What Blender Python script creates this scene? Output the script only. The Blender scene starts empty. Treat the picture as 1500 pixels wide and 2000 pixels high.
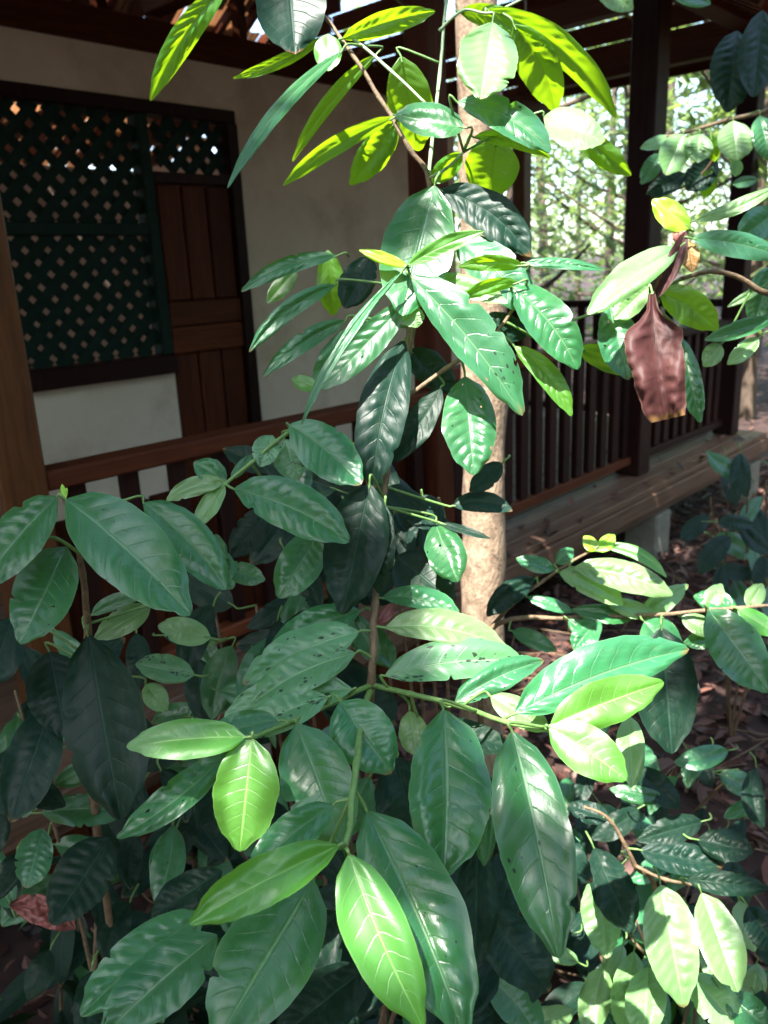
import bpy, bmesh, math, random
from math import sin, cos, tan, atan, pi, radians, sqrt
from mathutils import Vector, Matrix, noise

random.seed(7)
scene = bpy.context.scene
COL = scene.collection

# ------------------------------------------------------------------ camera
FPX = 1600.0                       # focal length for a 1500 x 2000 picture
CAMZ = 1.75
PITCH = atan((1000 - 530) / FPX)
ROLL = 0.044
HEAD = radians(43)
CAM = Vector((0, 0, CAMZ))
FWD = Vector((cos(HEAD) * cos(PITCH), sin(HEAD) * cos(PITCH), -sin(PITCH)))
R0 = Vector((sin(HEAD), -cos(HEAD), 0))
U0 = R0.cross(FWD)
RIGHT = R0 * cos(ROLL) - U0 * sin(ROLL)
UP = R0 * sin(ROLL) + U0 * cos(ROLL)

cd = bpy.data.cameras.new('camera')
cd.sensor_fit = 'VERTICAL'
cd.sensor_height = 24.0
cd.lens = FPX / 2000 * 24.0
cd.clip_start = 0.02
cd.clip_end = 500
cd.dof.use_dof = True
cd.dof.focus_distance = 0.85
cd.dof.aperture_fstop = 5.5
camera = bpy.data.objects.new('camera', cd)
M = Matrix((RIGHT, UP, -FWD)).transposed().to_4x4()
M.translation = CAM
camera.matrix_world = M
COL.objects.link(camera)
scene.camera = camera

# ------------------------------------------------------------------ sky, sun, exposure
SUN_AZ = radians(196)
SUN_EL = radians(63)
SUN = Vector((cos(SUN_AZ) * cos(SUN_EL), sin(SUN_AZ) * cos(SUN_EL), sin(SUN_EL)))
world = bpy.data.worlds.new('World')
scene.world = world
world.use_nodes = True
wn = world.node_tree
wn.nodes.clear()
sky = wn.nodes.new('ShaderNodeTexSky')
sky.sky_type = 'NISHITA'
sky.sun_disc = False
sky.sun_elevation = SUN_EL
sky.sun_rotation = pi / 2 - SUN_AZ
sky.air_density = 1.0
sky.dust_density = 1.6
bg = wn.nodes.new('ShaderNodeBackground')
bg.inputs['Strength'].default_value = 0.15
wo = wn.nodes.new('ShaderNodeOutputWorld')
wn.links.new(sky.outputs[0], bg.inputs['Color'])
wn.links.new(bg.outputs[0], wo.inputs['Surface'])

sl = bpy.data.lights.new('sun', 'SUN')
sl.energy = 5.0
sl.angle = radians(0.53)
sl.color = (1.0, 0.955, 0.88)
sun = bpy.data.objects.new('sun', sl)
sun.rotation_euler = SUN.to_track_quat('Z', 'Y').to_euler()
sun.location = (-4, -2, 12)
COL.objects.link(sun)

scene.view_settings.view_transform = 'Standard'
scene.view_settings.look = 'None'
scene.view_settings.exposure = 2.58
scene.view_settings.gamma = 1.0
scene.view_settings.use_curve_mapping = False
scene.cycles.max_bounces = 8
scene.cycles.transparent_max_bounces = 12


# ------------------------------------------------------------------ helpers
def at(px, py, d):
    """point seen at (px, py) of the 1500 x 2000 photograph at distance d along the view axis"""
    return CAM + (FWD + RIGHT * ((px - 750) / FPX) - UP * ((py - 1000) / FPX)) * d


def tag(o, label=None, cat=None, group=None, kind=None):
    if label: o['label'] = label
    if cat: o['category'] = cat
    if group: o['group'] = group
    if kind: o['kind'] = kind
    return o


def empty(name, loc, label, cat, group=None):
    o = bpy.data.objects.new(name, None)
    o.location = loc
    o.empty_display_size = 0.1
    COL.objects.link(o)
    return tag(o, label, cat, group)


def wloc(o):
    v = Vector(o.location)
    while o.parent:
        o = o.parent
        v += Vector(o.location)
    return v


def link(name, me, mat, parent=None, loc=(0, 0, 0)):
    """mesh object at world position loc (meshes hold coordinates relative to loc)"""
    o = bpy.data.objects.new(name, me)
    if mat is not None and not me.materials:
        me.materials.append(mat)
    if parent is not None:
        o.parent = parent
        o.location = Vector(loc) - wloc(parent)
    else:
        o.location = loc
    COL.objects.link(o)
    return o


def mesh(name, verts, faces, smooth=False):
    me = bpy.data.meshes.new(name)
    me.from_pydata([tuple(v) for v in verts], [], faces)
    if smooth:
        me.polygons.foreach_set('use_smooth', [True] * len(me.polygons))
    me.update()
    return me


def box(name, x0, x1, y0, y1, z0, z1, mat, parent=None, bevel=0.004):
    c = Vector(((x0 + x1) / 2, (y0 + y1) / 2, (z0 + z1) / 2))
    bm = bmesh.new()
    bmesh.ops.create_cube(bm, size=1.0)
    for v in bm.verts:
        v.co = Vector((v.co.x * (x1 - x0), v.co.y * (y1 - y0), v.co.z * (z1 - z0)))
    if bevel:
        bmesh.ops.bevel(bm, geom=bm.edges[:], offset=bevel, segments=1, affect='EDGES')
    me = bpy.data.meshes.new(name)
    bm.to_mesh(me)
    bm.free()
    return link(name, me, mat, parent, c)


def bar(name, a, b, w, h, mat, parent=None, upv=(0, 0, 1), shape_cache={}):
    """a squared bar from a to b, w wide, h high"""
    a, b = Vector(a), Vector(b)
    ax = (b - a)
    L = ax.length
    ax.normalize()
    s = ax.cross(Vector(upv)).normalized()
    n = s.cross(ax).normalized()
    c = (a + b) / 2
    vs = []
    for e in (-L / 2, L / 2):
        for i, j in ((-1, -1), (1, -1), (1, 1), (-1, 1)):
            vs.append(ax * e + s * (i * w / 2) + n * (j * h / 2))
    fs = [(0, 1, 2, 3), (7, 6, 5, 4), (0, 4, 5, 1), (1, 5, 6, 2), (2, 6, 7, 3), (3, 7, 4, 0)]
    me = mesh(name, vs, fs)
    bm = bmesh.new(); bm.from_mesh(me); bmesh.ops.recalc_face_normals(bm, faces=bm.faces[:]); bm.to_mesh(me); bm.free()
    return link(name, me, mat, parent, c)


def tube_data(pts, radii, seg=8):
    """verts, faces of a tapered tube along pts"""
    vs, fs = [], []
    n = len(pts)
    prev = None
    for i in range(n):
        t = (pts[min(i + 1, n - 1)] - pts[max(i - 1, 0)])
        if t.length < 1e-9:
            t = Vector((0, 0, 1))
        t.normalize()
        ref = prev if prev is not None else (Vector((1, 0, 0)) if abs(t.x) < 0.8 else Vector((0, 1, 0)))
        s = (ref - t * ref.dot(t)).normalized()
        prev = s
        b = t.cross(s)
        for k in range(seg):
            a = 2 * pi * k / seg
            vs.append(pts[i] + (s * cos(a) + b * sin(a)) * radii[i])
    for i in range(n - 1):
        for k in range(seg):
            k2 = (k + 1) % seg
            fs.append((i * seg + k, i * seg + k2, (i + 1) * seg + k2, (i + 1) * seg + k))
    fs.append(tuple(range(seg - 1, -1, -1)))
    fs.append(tuple((n - 1) * seg + k for k in range(seg)))
    return vs, fs


def smooth_path(pts, sub=5):
    """Catmull-Rom resampling of a list of Vectors (any dimension)"""
    out = []
    n = len(pts)
    for i in range(n - 1):
        p0, p1, p2, p3 = pts[max(i - 1, 0)], pts[i], pts[i + 1], pts[min(i + 2, n - 1)]
        for j in range(sub):
            t = j / sub
            out.append(0.5 * ((2 * p1) + (p2 - p0) * t + (2 * p0 - 5 * p1 + 4 * p2 - p3) * t * t + (3 * p1 - p0 - 3 * p2 + p3) * t ** 3))
    out.append(pts[-1].copy())
    return out


# ------------------------------------------------------------------ materials
def new_mat(name):
    m = bpy.data.materials.new(name)
    m.use_nodes = True
    nt = m.node_tree
    nt.nodes.clear()
    return m, nt, nt.nodes, nt.links


def ramp(N, fac, stops, L):
    r = N.new('ShaderNodeValToRGB')
    e = r.color_ramp.elements
    e[0].position, e[0].color = stops[0][0], (*stops[0][1], 1)
    e[1].position, e[1].color = stops[-1][0], (*stops[-1][1], 1)
    for p, c in stops[1:-1]:
        x = e.new(p)
        x.color = (*c, 1)
    L.new(fac, r.inputs[0])
    return r.outputs[0]


def mth(N, L, op, a, b=None, c=None, clamp=False):
    n = N.new('ShaderNodeMath')
    n.operation = op
    n.use_clamp = clamp
    for i, v in enumerate((a, b, c)):
        if v is None: continue
        if isinstance(v, (int, float)): n.inputs[i].default_value = v
        else: L.new(v, n.inputs[i])
    return n.outputs[0]


def mixc(N, L, fac, a, b, mode='MIX'):
    n = N.new('ShaderNodeMix')
    n.data_type = 'RGBA'
    n.blend_type = mode
    for sock, v in ((n.inputs[0], fac), (n.inputs[6], a), (n.inputs[7], b)):
        if isinstance(v, (int, float)): sock.default_value = v
        elif isinstance(v, tuple): sock.default_value = (*v, 1)
        else: L.new(v, sock)
    return n.outputs[2]


def tex_noise(N, L, vec, scale, detail=4, rough=0.55, dist=0.0):
    n = N.new('ShaderNodeTexNoise')
    n.inputs['Scale'].default_value = scale
    n.inputs['Detail'].default_value = detail
    n.inputs['Roughness'].default_value = rough
    n.inputs['Distortion'].default_value = dist
    if vec is not None: L.new(vec, n.inputs['Vector'])
    return n.outputs[0]


def coords(N, L, which='Object', scale=(1, 1, 1)):
    t = N.new('ShaderNodeTexCoord')
    mp = N.new('ShaderNodeMapping')
    mp.inputs['Scale'].default_value = scale
    L.new(t.outputs[which], mp.inputs['Vector'])
    return mp.outputs[0]


def surf_mat(name, dark, light, scale, rough=0.6, bump=0.2, nscale=8.0, extra=None, spec=0.4, randv=0.0):
    """noise-mottled surface; scale stretches the grain"""
    m, nt, N, L = new_mat(name)
    vec = coords(N, L, 'Object', scale)
    oi = N.new('ShaderNodeObjectInfo')
    va = N.new('ShaderNodeVectorMath'); va.operation = 'ADD'
    L.new(vec, va.inputs[0])
    L.new(mth(N, L, 'MULTIPLY', oi.outputs['Random'], 37.0), va.inputs[1])
    vec = va.outputs[0]
    n1 = tex_noise(N, L, vec, nscale, 6, 0.62, 0.4)
    n2 = tex_noise(N, L, vec, nscale * 5, 3, 0.6)
    f = mth(N, L, 'ADD', mth(N, L, 'MULTIPLY', n1, 0.7), mth(N, L, 'MULTIPLY', n2, 0.3))
    col = ramp(N, f, [(0.32, dark), (0.68, light)], L)
    if extra:
        n3 = tex_noise(N, L, coords(N, L, 'Object'), extra[1], 5, 0.65)
        col = mixc(N, L, ramp(N, n3, [(extra[2], (0, 0, 0)), (extra[2] + 0.14, (1, 1, 1))], L), col, extra[0])
    if randv:
        val = mth(N, L, 'ADD', mth(N, L, 'MULTIPLY', oi.outputs['Random'], randv), 1 - randv / 2)
        hs = N.new('ShaderNodeHueSaturation'); L.new(col, hs.inputs['Color']); L.new(val, hs.inputs['Value'])
        col = hs.outputs[0]
    p = N.new('ShaderNodeBsdfPrincipled')
    L.new(col, p.inputs['Base Color'])
    p.inputs['Specular IOR Level'].default_value = spec
    rg = mth(N, L, 'ADD', mth(N, L, 'MULTIPLY', n2, 0.25), rough - 0.12)
    L.new(rg, p.inputs['Roughness'])
    b = N.new('ShaderNodeBump')
    b.inputs['Strength'].default_value = bump
    b.inputs['Distance'].default_value = 0.01
    L.new(f, b.inputs['Height'])
    L.new(b.outputs[0], p.inputs['Normal'])
    o = N.new('ShaderNodeOutputMaterial')
    L.new(p.outputs[0], o.inputs[0])
    return m


def leaf_mat(name, base, vein, trans, rough=0.33, tfac=0.32, nv=9, bump=0.5, spots=0.0, holes=0.0, spec=0.75, edge=None, patch=0.25, vk=0.16, brown=0.8):
    """leaf blade: UV.x runs base to tip, UV.y runs edge (0) over midrib (0.5) to edge (1)"""
    m, nt, N, L = new_mat(name)
    uvn = N.new('ShaderNodeTexCoord')
    sep = N.new('ShaderNodeSeparateXYZ')
    L.new(uvn.outputs['UV'], sep.inputs[0])
    u = sep.outputs[0]
    v = mth(N, L, 'ABSOLUTE', mth(N, L, 'MULTIPLY_ADD', sep.outputs[1], 2.0, -1.0))
    oi = N.new('ShaderNodeObjectInfo')
    rnd = oi.outputs['Random']
    vadd = N.new('ShaderNodeVectorMath'); vadd.operation = 'ADD'
    L.new(uvn.outputs['UV'], vadd.inputs[0])
    L.new(mth(N, L, 'MULTIPLY', rnd, 53.0), vadd.inputs[1])
    uvr = vadd.outputs[0]
    wob = tex_noise(N, L, uvr, 5.0, 2)
    uu = mth(N, L, 'ADD', u, mth(N, L, 'MULTIPLY', mth(N, L, 'SUBTRACT', wob, 0.5), 0.035))
    ph = mth(N, L, 'MULTIPLY', mth(N, L, 'SUBTRACT', uu, mth(N, L, 'MULTIPLY', mth(N, L, 'POWER', v, 1.35), vk)), float(nv))
    fr = mth(N, L, 'ABSOLUTE', mth(N, L, 'SUBTRACT', mth(N, L, 'FRACT', ph), 0.5))       # 0.5 at a side vein
    lat = ramp(N, fr, [(0.445, (0, 0, 0)), (0.5, (1, 1, 1))], L)
    fade = ramp(N, v, [(0.55, (1, 1, 1)), (0.97, (0, 0, 0))], L)
    lat = mth(N, L, 'MULTIPLY', lat, fade)
    mid = ramp(N, v, [(0.012, (1, 1, 1)), (0.06, (0, 0, 0))], L)
    vm = mth(N, L, 'MAXIMUM', mth(N, L, 'MULTIPLY', lat, 0.34), mth(N, L, 'MULTIPLY', mid, 0.95))
    big = tex_noise(N, L, uvr, 2.6, 4, 0.6)
    fine = tex_noise(N, L, uvr, 60.0, 3, 0.6)
    hs = N.new('ShaderNodeHueSaturation')
    hs.inputs['Color'].default_value = (*base, 1)
    L.new(mth(N, L, 'MULTIPLY_ADD', rnd, 0.03, 0.485), hs.inputs['Hue'])
    L.new(mth(N, L, 'MULTIPLY_ADD', big, 2 * patch, mth(N, L, 'MULTIPLY_ADD', rnd, 0.35, 0.82 - patch)), hs.inputs['Value'])
    col = mixc(N, L, vm, hs.outputs[0], vein)
    # interveinal paler field
    pale = mth(N, L, 'MULTIPLY', mth(N, L, 'SUBTRACT', 0.5, fr), 0.25)
    col = mixc(N, L, pale, col, tuple(min(1, c * 1.5) for c in base))
    ed = ramp(N, v, [(0.965, (0, 0, 0)), (0.99, (1, 1, 1))], L)
    col = mixc(N, L, mth(N, L, 'MULTIPLY', ed, 0.5), col, edge or vein)
    vr = N.new('ShaderNodeTexVoronoi'); vr.feature = 'DISTANCE_TO_EDGE'; vr.inputs['Scale'].default_value = 26.0
    mr = N.new('ShaderNodeMapping'); mr.inputs['Scale'].default_value = (2.2, 1.0, 1.0)
    L.new(uvr, mr.inputs['Vector']); L.new(mr.outputs[0], vr.inputs['Vector'])
    ret = ramp(N, vr.outputs['Distance'], [(0.0, (1, 1, 1)), (0.09, (0, 0, 0))], L)
    col = mixc(N, L, mth(N, L, 'MULTIPLY', ret, 0.13), col, vein)
    tipn = mth(N, L, 'ADD', mth(N, L, 'MULTIPLY', u, 1.0), mth(N, L, 'MULTIPLY', mth(N, L, 'SUBTRACT', big, 0.5), 0.22))
    old = mth(N, L, 'MULTIPLY', ramp(N, tipn, [(0.955, (0, 0, 0)), (0.99, (1, 1, 1))], L), ramp(N, rnd, [(0.45, (0, 0, 0)), (0.7, (1, 1, 1))], L))
    col = mixc(N, L, mth(N, L, 'MULTIPLY', old, brown), col, (0.16, 0.085, 0.03))
    dustn = ramp(N, tex_noise(N, L, uvr, 9.0, 5, 0.7), [(0.5, (0, 0, 0)), (0.75, (1, 1, 1))], L)
    col = mixc(N, L, mth(N, L, 'MULTIPLY', dustn, 0.07), col, (0.26, 0.27, 0.2))
    # specks of age and insect bites
    vo = N.new('ShaderNodeTexVoronoi')
    vo.inputs['Scale'].default_value = 13.0
    vo.inputs['Randomness'].default_value = 1.0
    mp = N.new('ShaderNodeMapping'); mp.inputs['Scale'].default_value = (1.6, 1.0, 1.0)
    L.new(uvr, mp.inputs['Vector']); L.new(mp.outputs[0], vo.inputs['Vector'])
    vs_ = N.new('ShaderNodeSeparateColor'); L.new(vo.outputs['Color'], vs_.inputs[0])
    clus = ramp(N, tex_noise(N, L, uvr, 1.9, 2), [(0.44, (0, 0, 0)), (0.6, (1, 1, 1))], L)
    thr = mth(N, L, 'MULTIPLY', mth(N, L, 'MULTIPLY', vs_.outputs[0], vs_.outputs[0]), clus)
    thr = mth(N, L, 'MULTIPLY', thr, 0.34)
    spot = mth(N, L, 'LESS_THAN', vo.outputs['Distance'], mth(N, L, 'MULTIPLY', thr, max(spots, 0.02)))
    col = mixc(N, L, mth(N, L, 'MULTIPLY', spot, 0.9), col, (0.012, 0.016, 0.012))
    p = N.new('ShaderNodeBsdfPrincipled')
    L.new(col, p.inputs['Base Color'])
    p.inputs['Specular IOR Level'].default_value = spec
    L.new(mth(N, L, 'ADD', mth(N, L, 'MULTIPLY', big, 0.16), rough - 0.08), p.inputs['Roughness'])
    hgt = mth(N, L, 'ADD', mth(N, L, 'MULTIPLY', vm, -0.7), mth(N, L, 'ADD', mth(N, L, 'MULTIPLY', fine, 0.12), mth(N, L, 'MULTIPLY', big, 0.5)))
    b = N.new('ShaderNodeBump')
    b.inputs['Strength'].default_value = bump
    b.inputs['Distance'].default_value = 0.0022
    L.new(hgt, b.inputs['Height'])
    L.new(b.outputs[0], p.inputs['Normal'])
    tr = N.new('ShaderNodeBsdfTranslucent')
    tcol = mixc(N, L, mth(N, L, 'MULTIPLY', vm, 0.55), trans, tuple(c * 0.45 for c in trans))
    tcol = mixc(N, L, mth(N, L, 'MULTIPLY', spot, 0.9), tcol, (0.01, 0.012, 0.005))
    L.new(tcol, tr.inputs['Color'])
    mx = N.new('ShaderNodeMixShader'); mx.inputs[0].default_value = tfac
    L.new(p.outputs[0], mx.inputs[1]); L.new(tr.outputs[0], mx.inputs[2])
    out = mx.outputs[0]
    if holes:
        tp = N.new('ShaderNodeBsdfTransparent')
        vo2 = N.new('ShaderNodeTexVoronoi'); vo2.inputs['Scale'].default_value = 5.0
        va2 = N.new('ShaderNodeVectorMath'); va2.operation = 'ADD'; va2.inputs[1].default_value = (3.3, 7.7, 0)
        L.new(mp.outputs[0], va2.inputs[0])
        nz = N.new('ShaderNodeVectorMath'); nz.operation = 'ADD'
        L.new(va2.outputs[0], nz.inputs[0])
        L.new(mth(N, L, 'MULTIPLY', tex_noise(N, L, uvr, 14.0, 2), 0.10), nz.inputs[1])
        L.new(nz.outputs[0], vo2.inputs['Vector'])
        s2 = N.new('ShaderNodeSeparateColor'); L.new(vo2.outputs['Color'], s2.inputs[0])
        h = mth(N, L, 'LESS_THAN', vo2.outputs['Distance'], mth(N, L, 'MULTIPLY', mth(N, L, 'POWER', s2.outputs[1], 3.0), 0.28 * holes))
        h = mth(N, L, 'MULTIPLY', h, mth(N, L, 'GREATER_THAN', v, 0.12))
        mx2 = N.new('ShaderNodeMixShader')
        L.new(h, mx2.inputs[0]); L.new(out, mx2.inputs[1]); L.new(tp.outputs[0], mx2.inputs[2])
        out = mx2.outputs[0]
    o = N.new('ShaderNodeOutputMaterial')
    L.new(out, o.inputs[0])
    return m


def foliage_mat(name, a, b, trans, rough=0.45, tfac=0.4):
    """small far leaves: colour varies from face island to face island"""
    m, nt, N, L = new_mat(name)
    g = N.new('ShaderNodeNewGeometry')
    col = ramp(N, g.outputs['Random Per Island'], [(0.0, a), (1.0, b)], L)
    p = N.new('ShaderNodeBsdfPrincipled')
    L.new(col, p.inputs['Base Color']); p.inputs['Roughness'].default_value = rough
    tr = N.new('ShaderNodeBsdfTranslucent'); tr.inputs['Color'].default_value = (*trans, 1)
    mx = N.new('ShaderNodeMixShader'); mx.inputs[0].default_value = tfac
    L.new(p.outputs[0], mx.inputs[1]); L.new(tr.outputs[0], mx.inputs[2])
    o = N.new('ShaderNodeOutputMaterial'); L.new(mx.outputs[0], o.inputs[0])
    return m


LM = {
    'm': leaf_mat('leaf_mature', (0.020, 0.116, 0.040), (0.095, 0.205, 0.095), (0.20, 0.50, 0.03), 0.29, 0.25, 9, 0.55, spots=0.5, spec=0.62, patch=0.3),
    'h': leaf_mat('leaf_mature_eaten', (0.021, 0.104, 0.040), (0.095, 0.20, 0.095), (0.20, 0.48, 0.03), 0.31, 0.25, 9, 0.55, spots=0.9, holes=0.75, spec=0.6, patch=0.35),
    's': leaf_mat('leaf_spotted', (0.070, 0.205, 0.088), (0.20, 0.36, 0.18), (0.22, 0.5, 0.05), 0.38, 0.25, 8, 0.5, spots=2.3),
    'd': leaf_mat('leaf_old_shaded', (0.005, 0.020, 0.0125), (0.015, 0.040, 0.026), (0.05, 0.14, 0.02), 0.40, 0.14, 9, 0.6, spots=0.5, spec=0.16),  # older leaf, base darkened further to stand in for deep shade
    'p': leaf_mat('leaf_pale', (0.120, 0.235, 0.085), (0.24, 0.42, 0.17), (0.30, 0.58, 0.06), 0.38, 0.3, 8, 0.5, spots=0.5),
    'y': leaf_mat('leaf_young', (0.055, 0.205, 0.022), (0.22, 0.46, 0.11), (0.26, 0.56, 0.03), 0.40, 0.36, 9, 0.4, spots=0.06, patch=0.12, spec=1.0, brown=0.0),
    'g': leaf_mat('leaf_backlit_green', (0.060, 0.210, 0.020), (0.12, 0.28, 0.03), (0.36, 0.62, 0.008), 0.40, 0.5, 9, 0.45, spots=0.1, patch=0.15),
    'Y': leaf_mat('leaf_bud', (0.26, 0.54, 0.03), (0.4, 0.66, 0.12), (0.6, 0.85, 0.03), 0.3, 0.45, 7, 0.4, spots=0.0, patch=0.1),
    'b': leaf_mat('leaf_dry_brown', (0.044, 0.0135, 0.014), (0.024, 0.008, 0.008), (0.12, 0.03, 0.02), 0.58, 0.08, 3, 0.35, spots=0.5, edge=(0.16, 0.09, 0.07), patch=0.7, spec=0.25, vk=0.05),
    'o': leaf_mat('leaf_dry_ochre', (0.30, 0.15, 0.05), (0.22, 0.10, 0.04), (0.6, 0.3, 0.08), 0.55, 0.25, 8, 0.9, spots=0.3),
    'r': leaf_mat('leaf_dry_red', (0.19, 0.050, 0.042), (0.26, 0.10, 0.07), (0.3, 0.06, 0.03), 0.55, 0.15, 8, 0.9, spots=0.3),
}
MAT_STEM = surf_mat('bark_stem', (0.055, 0.04, 0.022), (0.20, 0.13, 0.075), (1, 1, 1), 0.65, 0.4, 90)
MAT_GREENSTEM = surf_mat('green_stem', (0.06, 0.13, 0.035), (0.14, 0.25, 0.07), (1, 1, 1), 0.45, 0.2, 60)
MAT_PALE_STEM = surf_mat('pale_petiole', (0.18, 0.28, 0.15), (0.30, 0.40, 0.22), (1, 1, 1), 0.4, 0.1, 60)
MAT_TRUNK = surf_mat('pale_bark', (0.075, 0.048, 0.03), (0.40, 0.29, 0.20), (1, 1, 0.6), 0.85, 1.0, 30, extra=((0.27, 0.085, 0.04), 5.0, 0.6))
MAT_DARKBARK = surf_mat('dark_bark', (0.03, 0.02, 0.014), (0.12, 0.085, 0.06), (1, 1, 0.3), 0.85, 0.8, 14)
MAT_WOODX = surf_mat('varnished_wood_x', (0.044, 0.011, 0.005), (0.115, 0.031, 0.012), (0.6, 9, 9), 0.55, 0.25, 5, spec=0.12, randv=0.5)
MAT_WOODZ = surf_mat('varnished_wood_z', (0.034, 0.008, 0.004), (0.092, 0.023, 0.010), (9, 9, 0.6), 0.55, 0.25, 5, spec=0.12, randv=0.5)
MAT_WOODY = surf_mat('varnished_wood_y', (0.036, 0.010, 0.005), (0.095, 0.027, 0.012), (9, 0.6, 9), 0.5, 0.15, 5, spec=0.12, randv=0.5)
MAT_POST = surf_mat('honey_wood_post', (0.042, 0.014, 0.005), (0.110, 0.040, 0.012), (7, 7, 0.5), 0.40, 0.2, 6, extra=((0.05, 0.018, 0.009), 3.0, 0.62), spec=0.25)
MAT_DARKWOOD = surf_mat('dark_wood', (0.009, 0.003, 0.003), (0.024, 0.0075, 0.006), (8, 8, 0.7), 0.5, 0.2, 6, spec=0.12, randv=0.4)
MAT_DECK = surf_mat('weathered_deck', (0.048, 0.024, 0.015), (0.15, 0.085, 0.055), (0.5, 10, 10), 0.5, 0.25, 6, randv=0.35, spec=0.3)
MAT_PLASTER = surf_mat('cream_plaster', (0.56, 0.46, 0.375), (0.64, 0.54, 0.44), (1, 1, 1), 0.85, 0.15, 3, extra=((0.47, 0.37, 0.29), 1.6, 0.5))
MAT_CONCRETE = surf_mat('pale_concrete', (0.10, 0.095, 0.08), (0.22, 0.205, 0.17), (1, 1, 1), 0.9, 0.4, 9)
MAT_LATTICE = surf_mat('green_lattice', (0.004, 0.013, 0.010), (0.010, 0.030, 0.024), (4, 4, 4), 0.6, 0.1, 6, spec=0.12)
MAT_SOIL = surf_mat('forest_soil', (0.012, 0.006, 0.005), (0.045, 0.021, 0.017), (1, 1, 1), 0.95, 0.9, 5)


def thatch_mat():
    m, nt, N, L = new_mat('palm_thatch')
    vec = coords(N, L, 'Object', (26, 1.5, 1.5))
    oi = N.new('ShaderNodeObjectInfo')
    n1 = tex_noise(N, L, vec, 2.0, 5, 0.7)
    col = ramp(N, n1, [(0.3, (0.10, 0.05, 0.025)), (0.55, (0.28, 0.17, 0.09)), (0.75, (0.46, 0.32, 0.19))], L)
    hs = N.new('ShaderNodeHueSaturation'); L.new(col, hs.inputs['Color'])
    L.new(mth(N, L, 'MULTIPLY_ADD', oi.outputs['Random'], 0.7, 0.6), hs.inputs['Value'])
    p = N.new('ShaderNodeBsdfPrincipled'); L.new(hs.outputs[0], p.inputs['Base Color']); p.inputs['Roughness'].default_value = 0.8
    tr = N.new('ShaderNodeBsdfTranslucent'); L.new(mixc(N, L, 0.6, hs.outputs[0], (0.9, 0.45, 0.15), 'MULTIPLY'), tr.inputs['Color'])
    mx = N.new('ShaderNodeMixShader')
    L.new(mth(N, L, 'MULTIPLY', mth(N, L, 'POWER', oi.outputs['Random'], 2.0), 0.55), mx.inputs[0])
    L.new(p.outputs[0], mx.inputs[1]); L.new(tr.outputs[0], mx.inputs[2])
    b = N.new('ShaderNodeBump'); b.inputs['Strength'].default_value = 0.8; b.inputs['Distance'].default_value = 0.02
    L.new(n1, b.inputs['Height']); L.new(b.outputs[0], p.inputs['Normal'])
    o = N.new('ShaderNodeOutputMaterial'); L.new(mx.outputs[0], o.inputs[0])
    return m


MAT_THATCH = thatch_mat()
MAT_FOL = [
    foliage_mat('forest_leaves_bright', (0.03, 0.07, 0.02), (0.17, 0.23, 0.09), (0.32, 0.45, 0.11), 0.4, 0.45),
    foliage_mat('forest_leaves_mid', (0.02, 0.05, 0.02), (0.11, 0.16, 0.06), (0.22, 0.34, 0.08), 0.4, 0.4),
    foliage_mat('canopy_leaves', (0.03, 0.09, 0.03), (0.07, 0.16, 0.05), (0.25, 0.5, 0.05), 0.45, 0.3),
]
MAT_LITTER = foliage_mat('dead_leaf_litter', (0.008, 0.004, 0.0037), (0.125, 0.052, 0.037), (0.2, 0.08, 0.05), 0.6, 0.12)

# ------------------------------------------------------------------ ground
def build_ground():
    n = 70
    vs, fs = [], []
    for j in range(n + 1):
        for i in range(n + 1):
            a = (i / n * 2 - 1); b = (j / n * 2 - 1)
            x = 3 + math.copysign(abs(a) ** 2.6, a) * 160
            y = 3 + math.copysign(abs(b) ** 2.6, b) * 160
            z = 0.05 * noise.noise(Vector((x * 0.6, y * 0.6, 0))) + 0.02 * noise.noise(Vector((x * 2.3, y * 2.3, 4)))
            far = max(0.0, sqrt((x - 3) ** 2 + (y - 3) ** 2) - 14)
            z += min(far * 0.03, 2.5)
            vs.append((x, y, z))
    for j in range(n):
        for i in range(n):
            k = j * (n + 1) + i
            fs.append((k, k + 1, k + n + 2, k + n + 1))
    o = link('ground', mesh('ground', vs, fs, True), MAT_SOIL)
    tag(o, kind='structure')


def gz(x, y):
    return 0.05 * noise.noise(Vector((x * 0.6, y * 0.6, 0))) + 0.02 * noise.noise(Vector((x * 2.3, y * 2.3, 4)))


build_ground()

# ------------------------------------------------------------------ the hut with its veranda
DK = 0.50            # deck top
C = CAMZ             # heights below are given as C + offset from the eye
hut = empty('veranda_hut', (2.0, 2.2, 0.0), 'cream walled timber hut on stilts with brown railed veranda and thatched roof', 'hut')


def part(name, loc):
    o = bpy.data.objects.new(name, None)
    o.parent = hut
    o.location = Vector(loc) - wloc(hut)
    o.empty_display_size = 0.1
    COL.objects.link(o)
    return o


YF, YW = 2.20, 4.0

# wall with its openings, as butted pieces of one wall mesh
def wall_mesh(name, rects, y0, y1, mat):
    vs, fs = [], []
    for (x0, x1, z0, z1) in rects:
        b = len(vs)
        vs += [(x0, y0, z0), (x1, y0, z0), (x1, y1, z0), (x0, y1, z0), (x0, y0, z1), (x1, y0, z1), (x1, y1, z1), (x0, y1, z1)]
        fs += [tuple(b + k for k in f) for f in ((0, 1, 5, 4), (1, 2, 6, 5), (2, 3, 7, 6), (3, 0, 4, 7), (4, 5, 6, 7), (3, 2, 1, 0))]
    return link(name, mesh(name, vs, fs), mat, hut, (0, 0, 0)) if False else _wall(name, vs, fs, mat)


def _wall(name, vs, fs, mat):
    o = link(name, mesh(name, [Vector(v) - Vector((2, 4, 1)) for v in vs], fs), mat, hut, (2, 4, 1))
    return o


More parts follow.
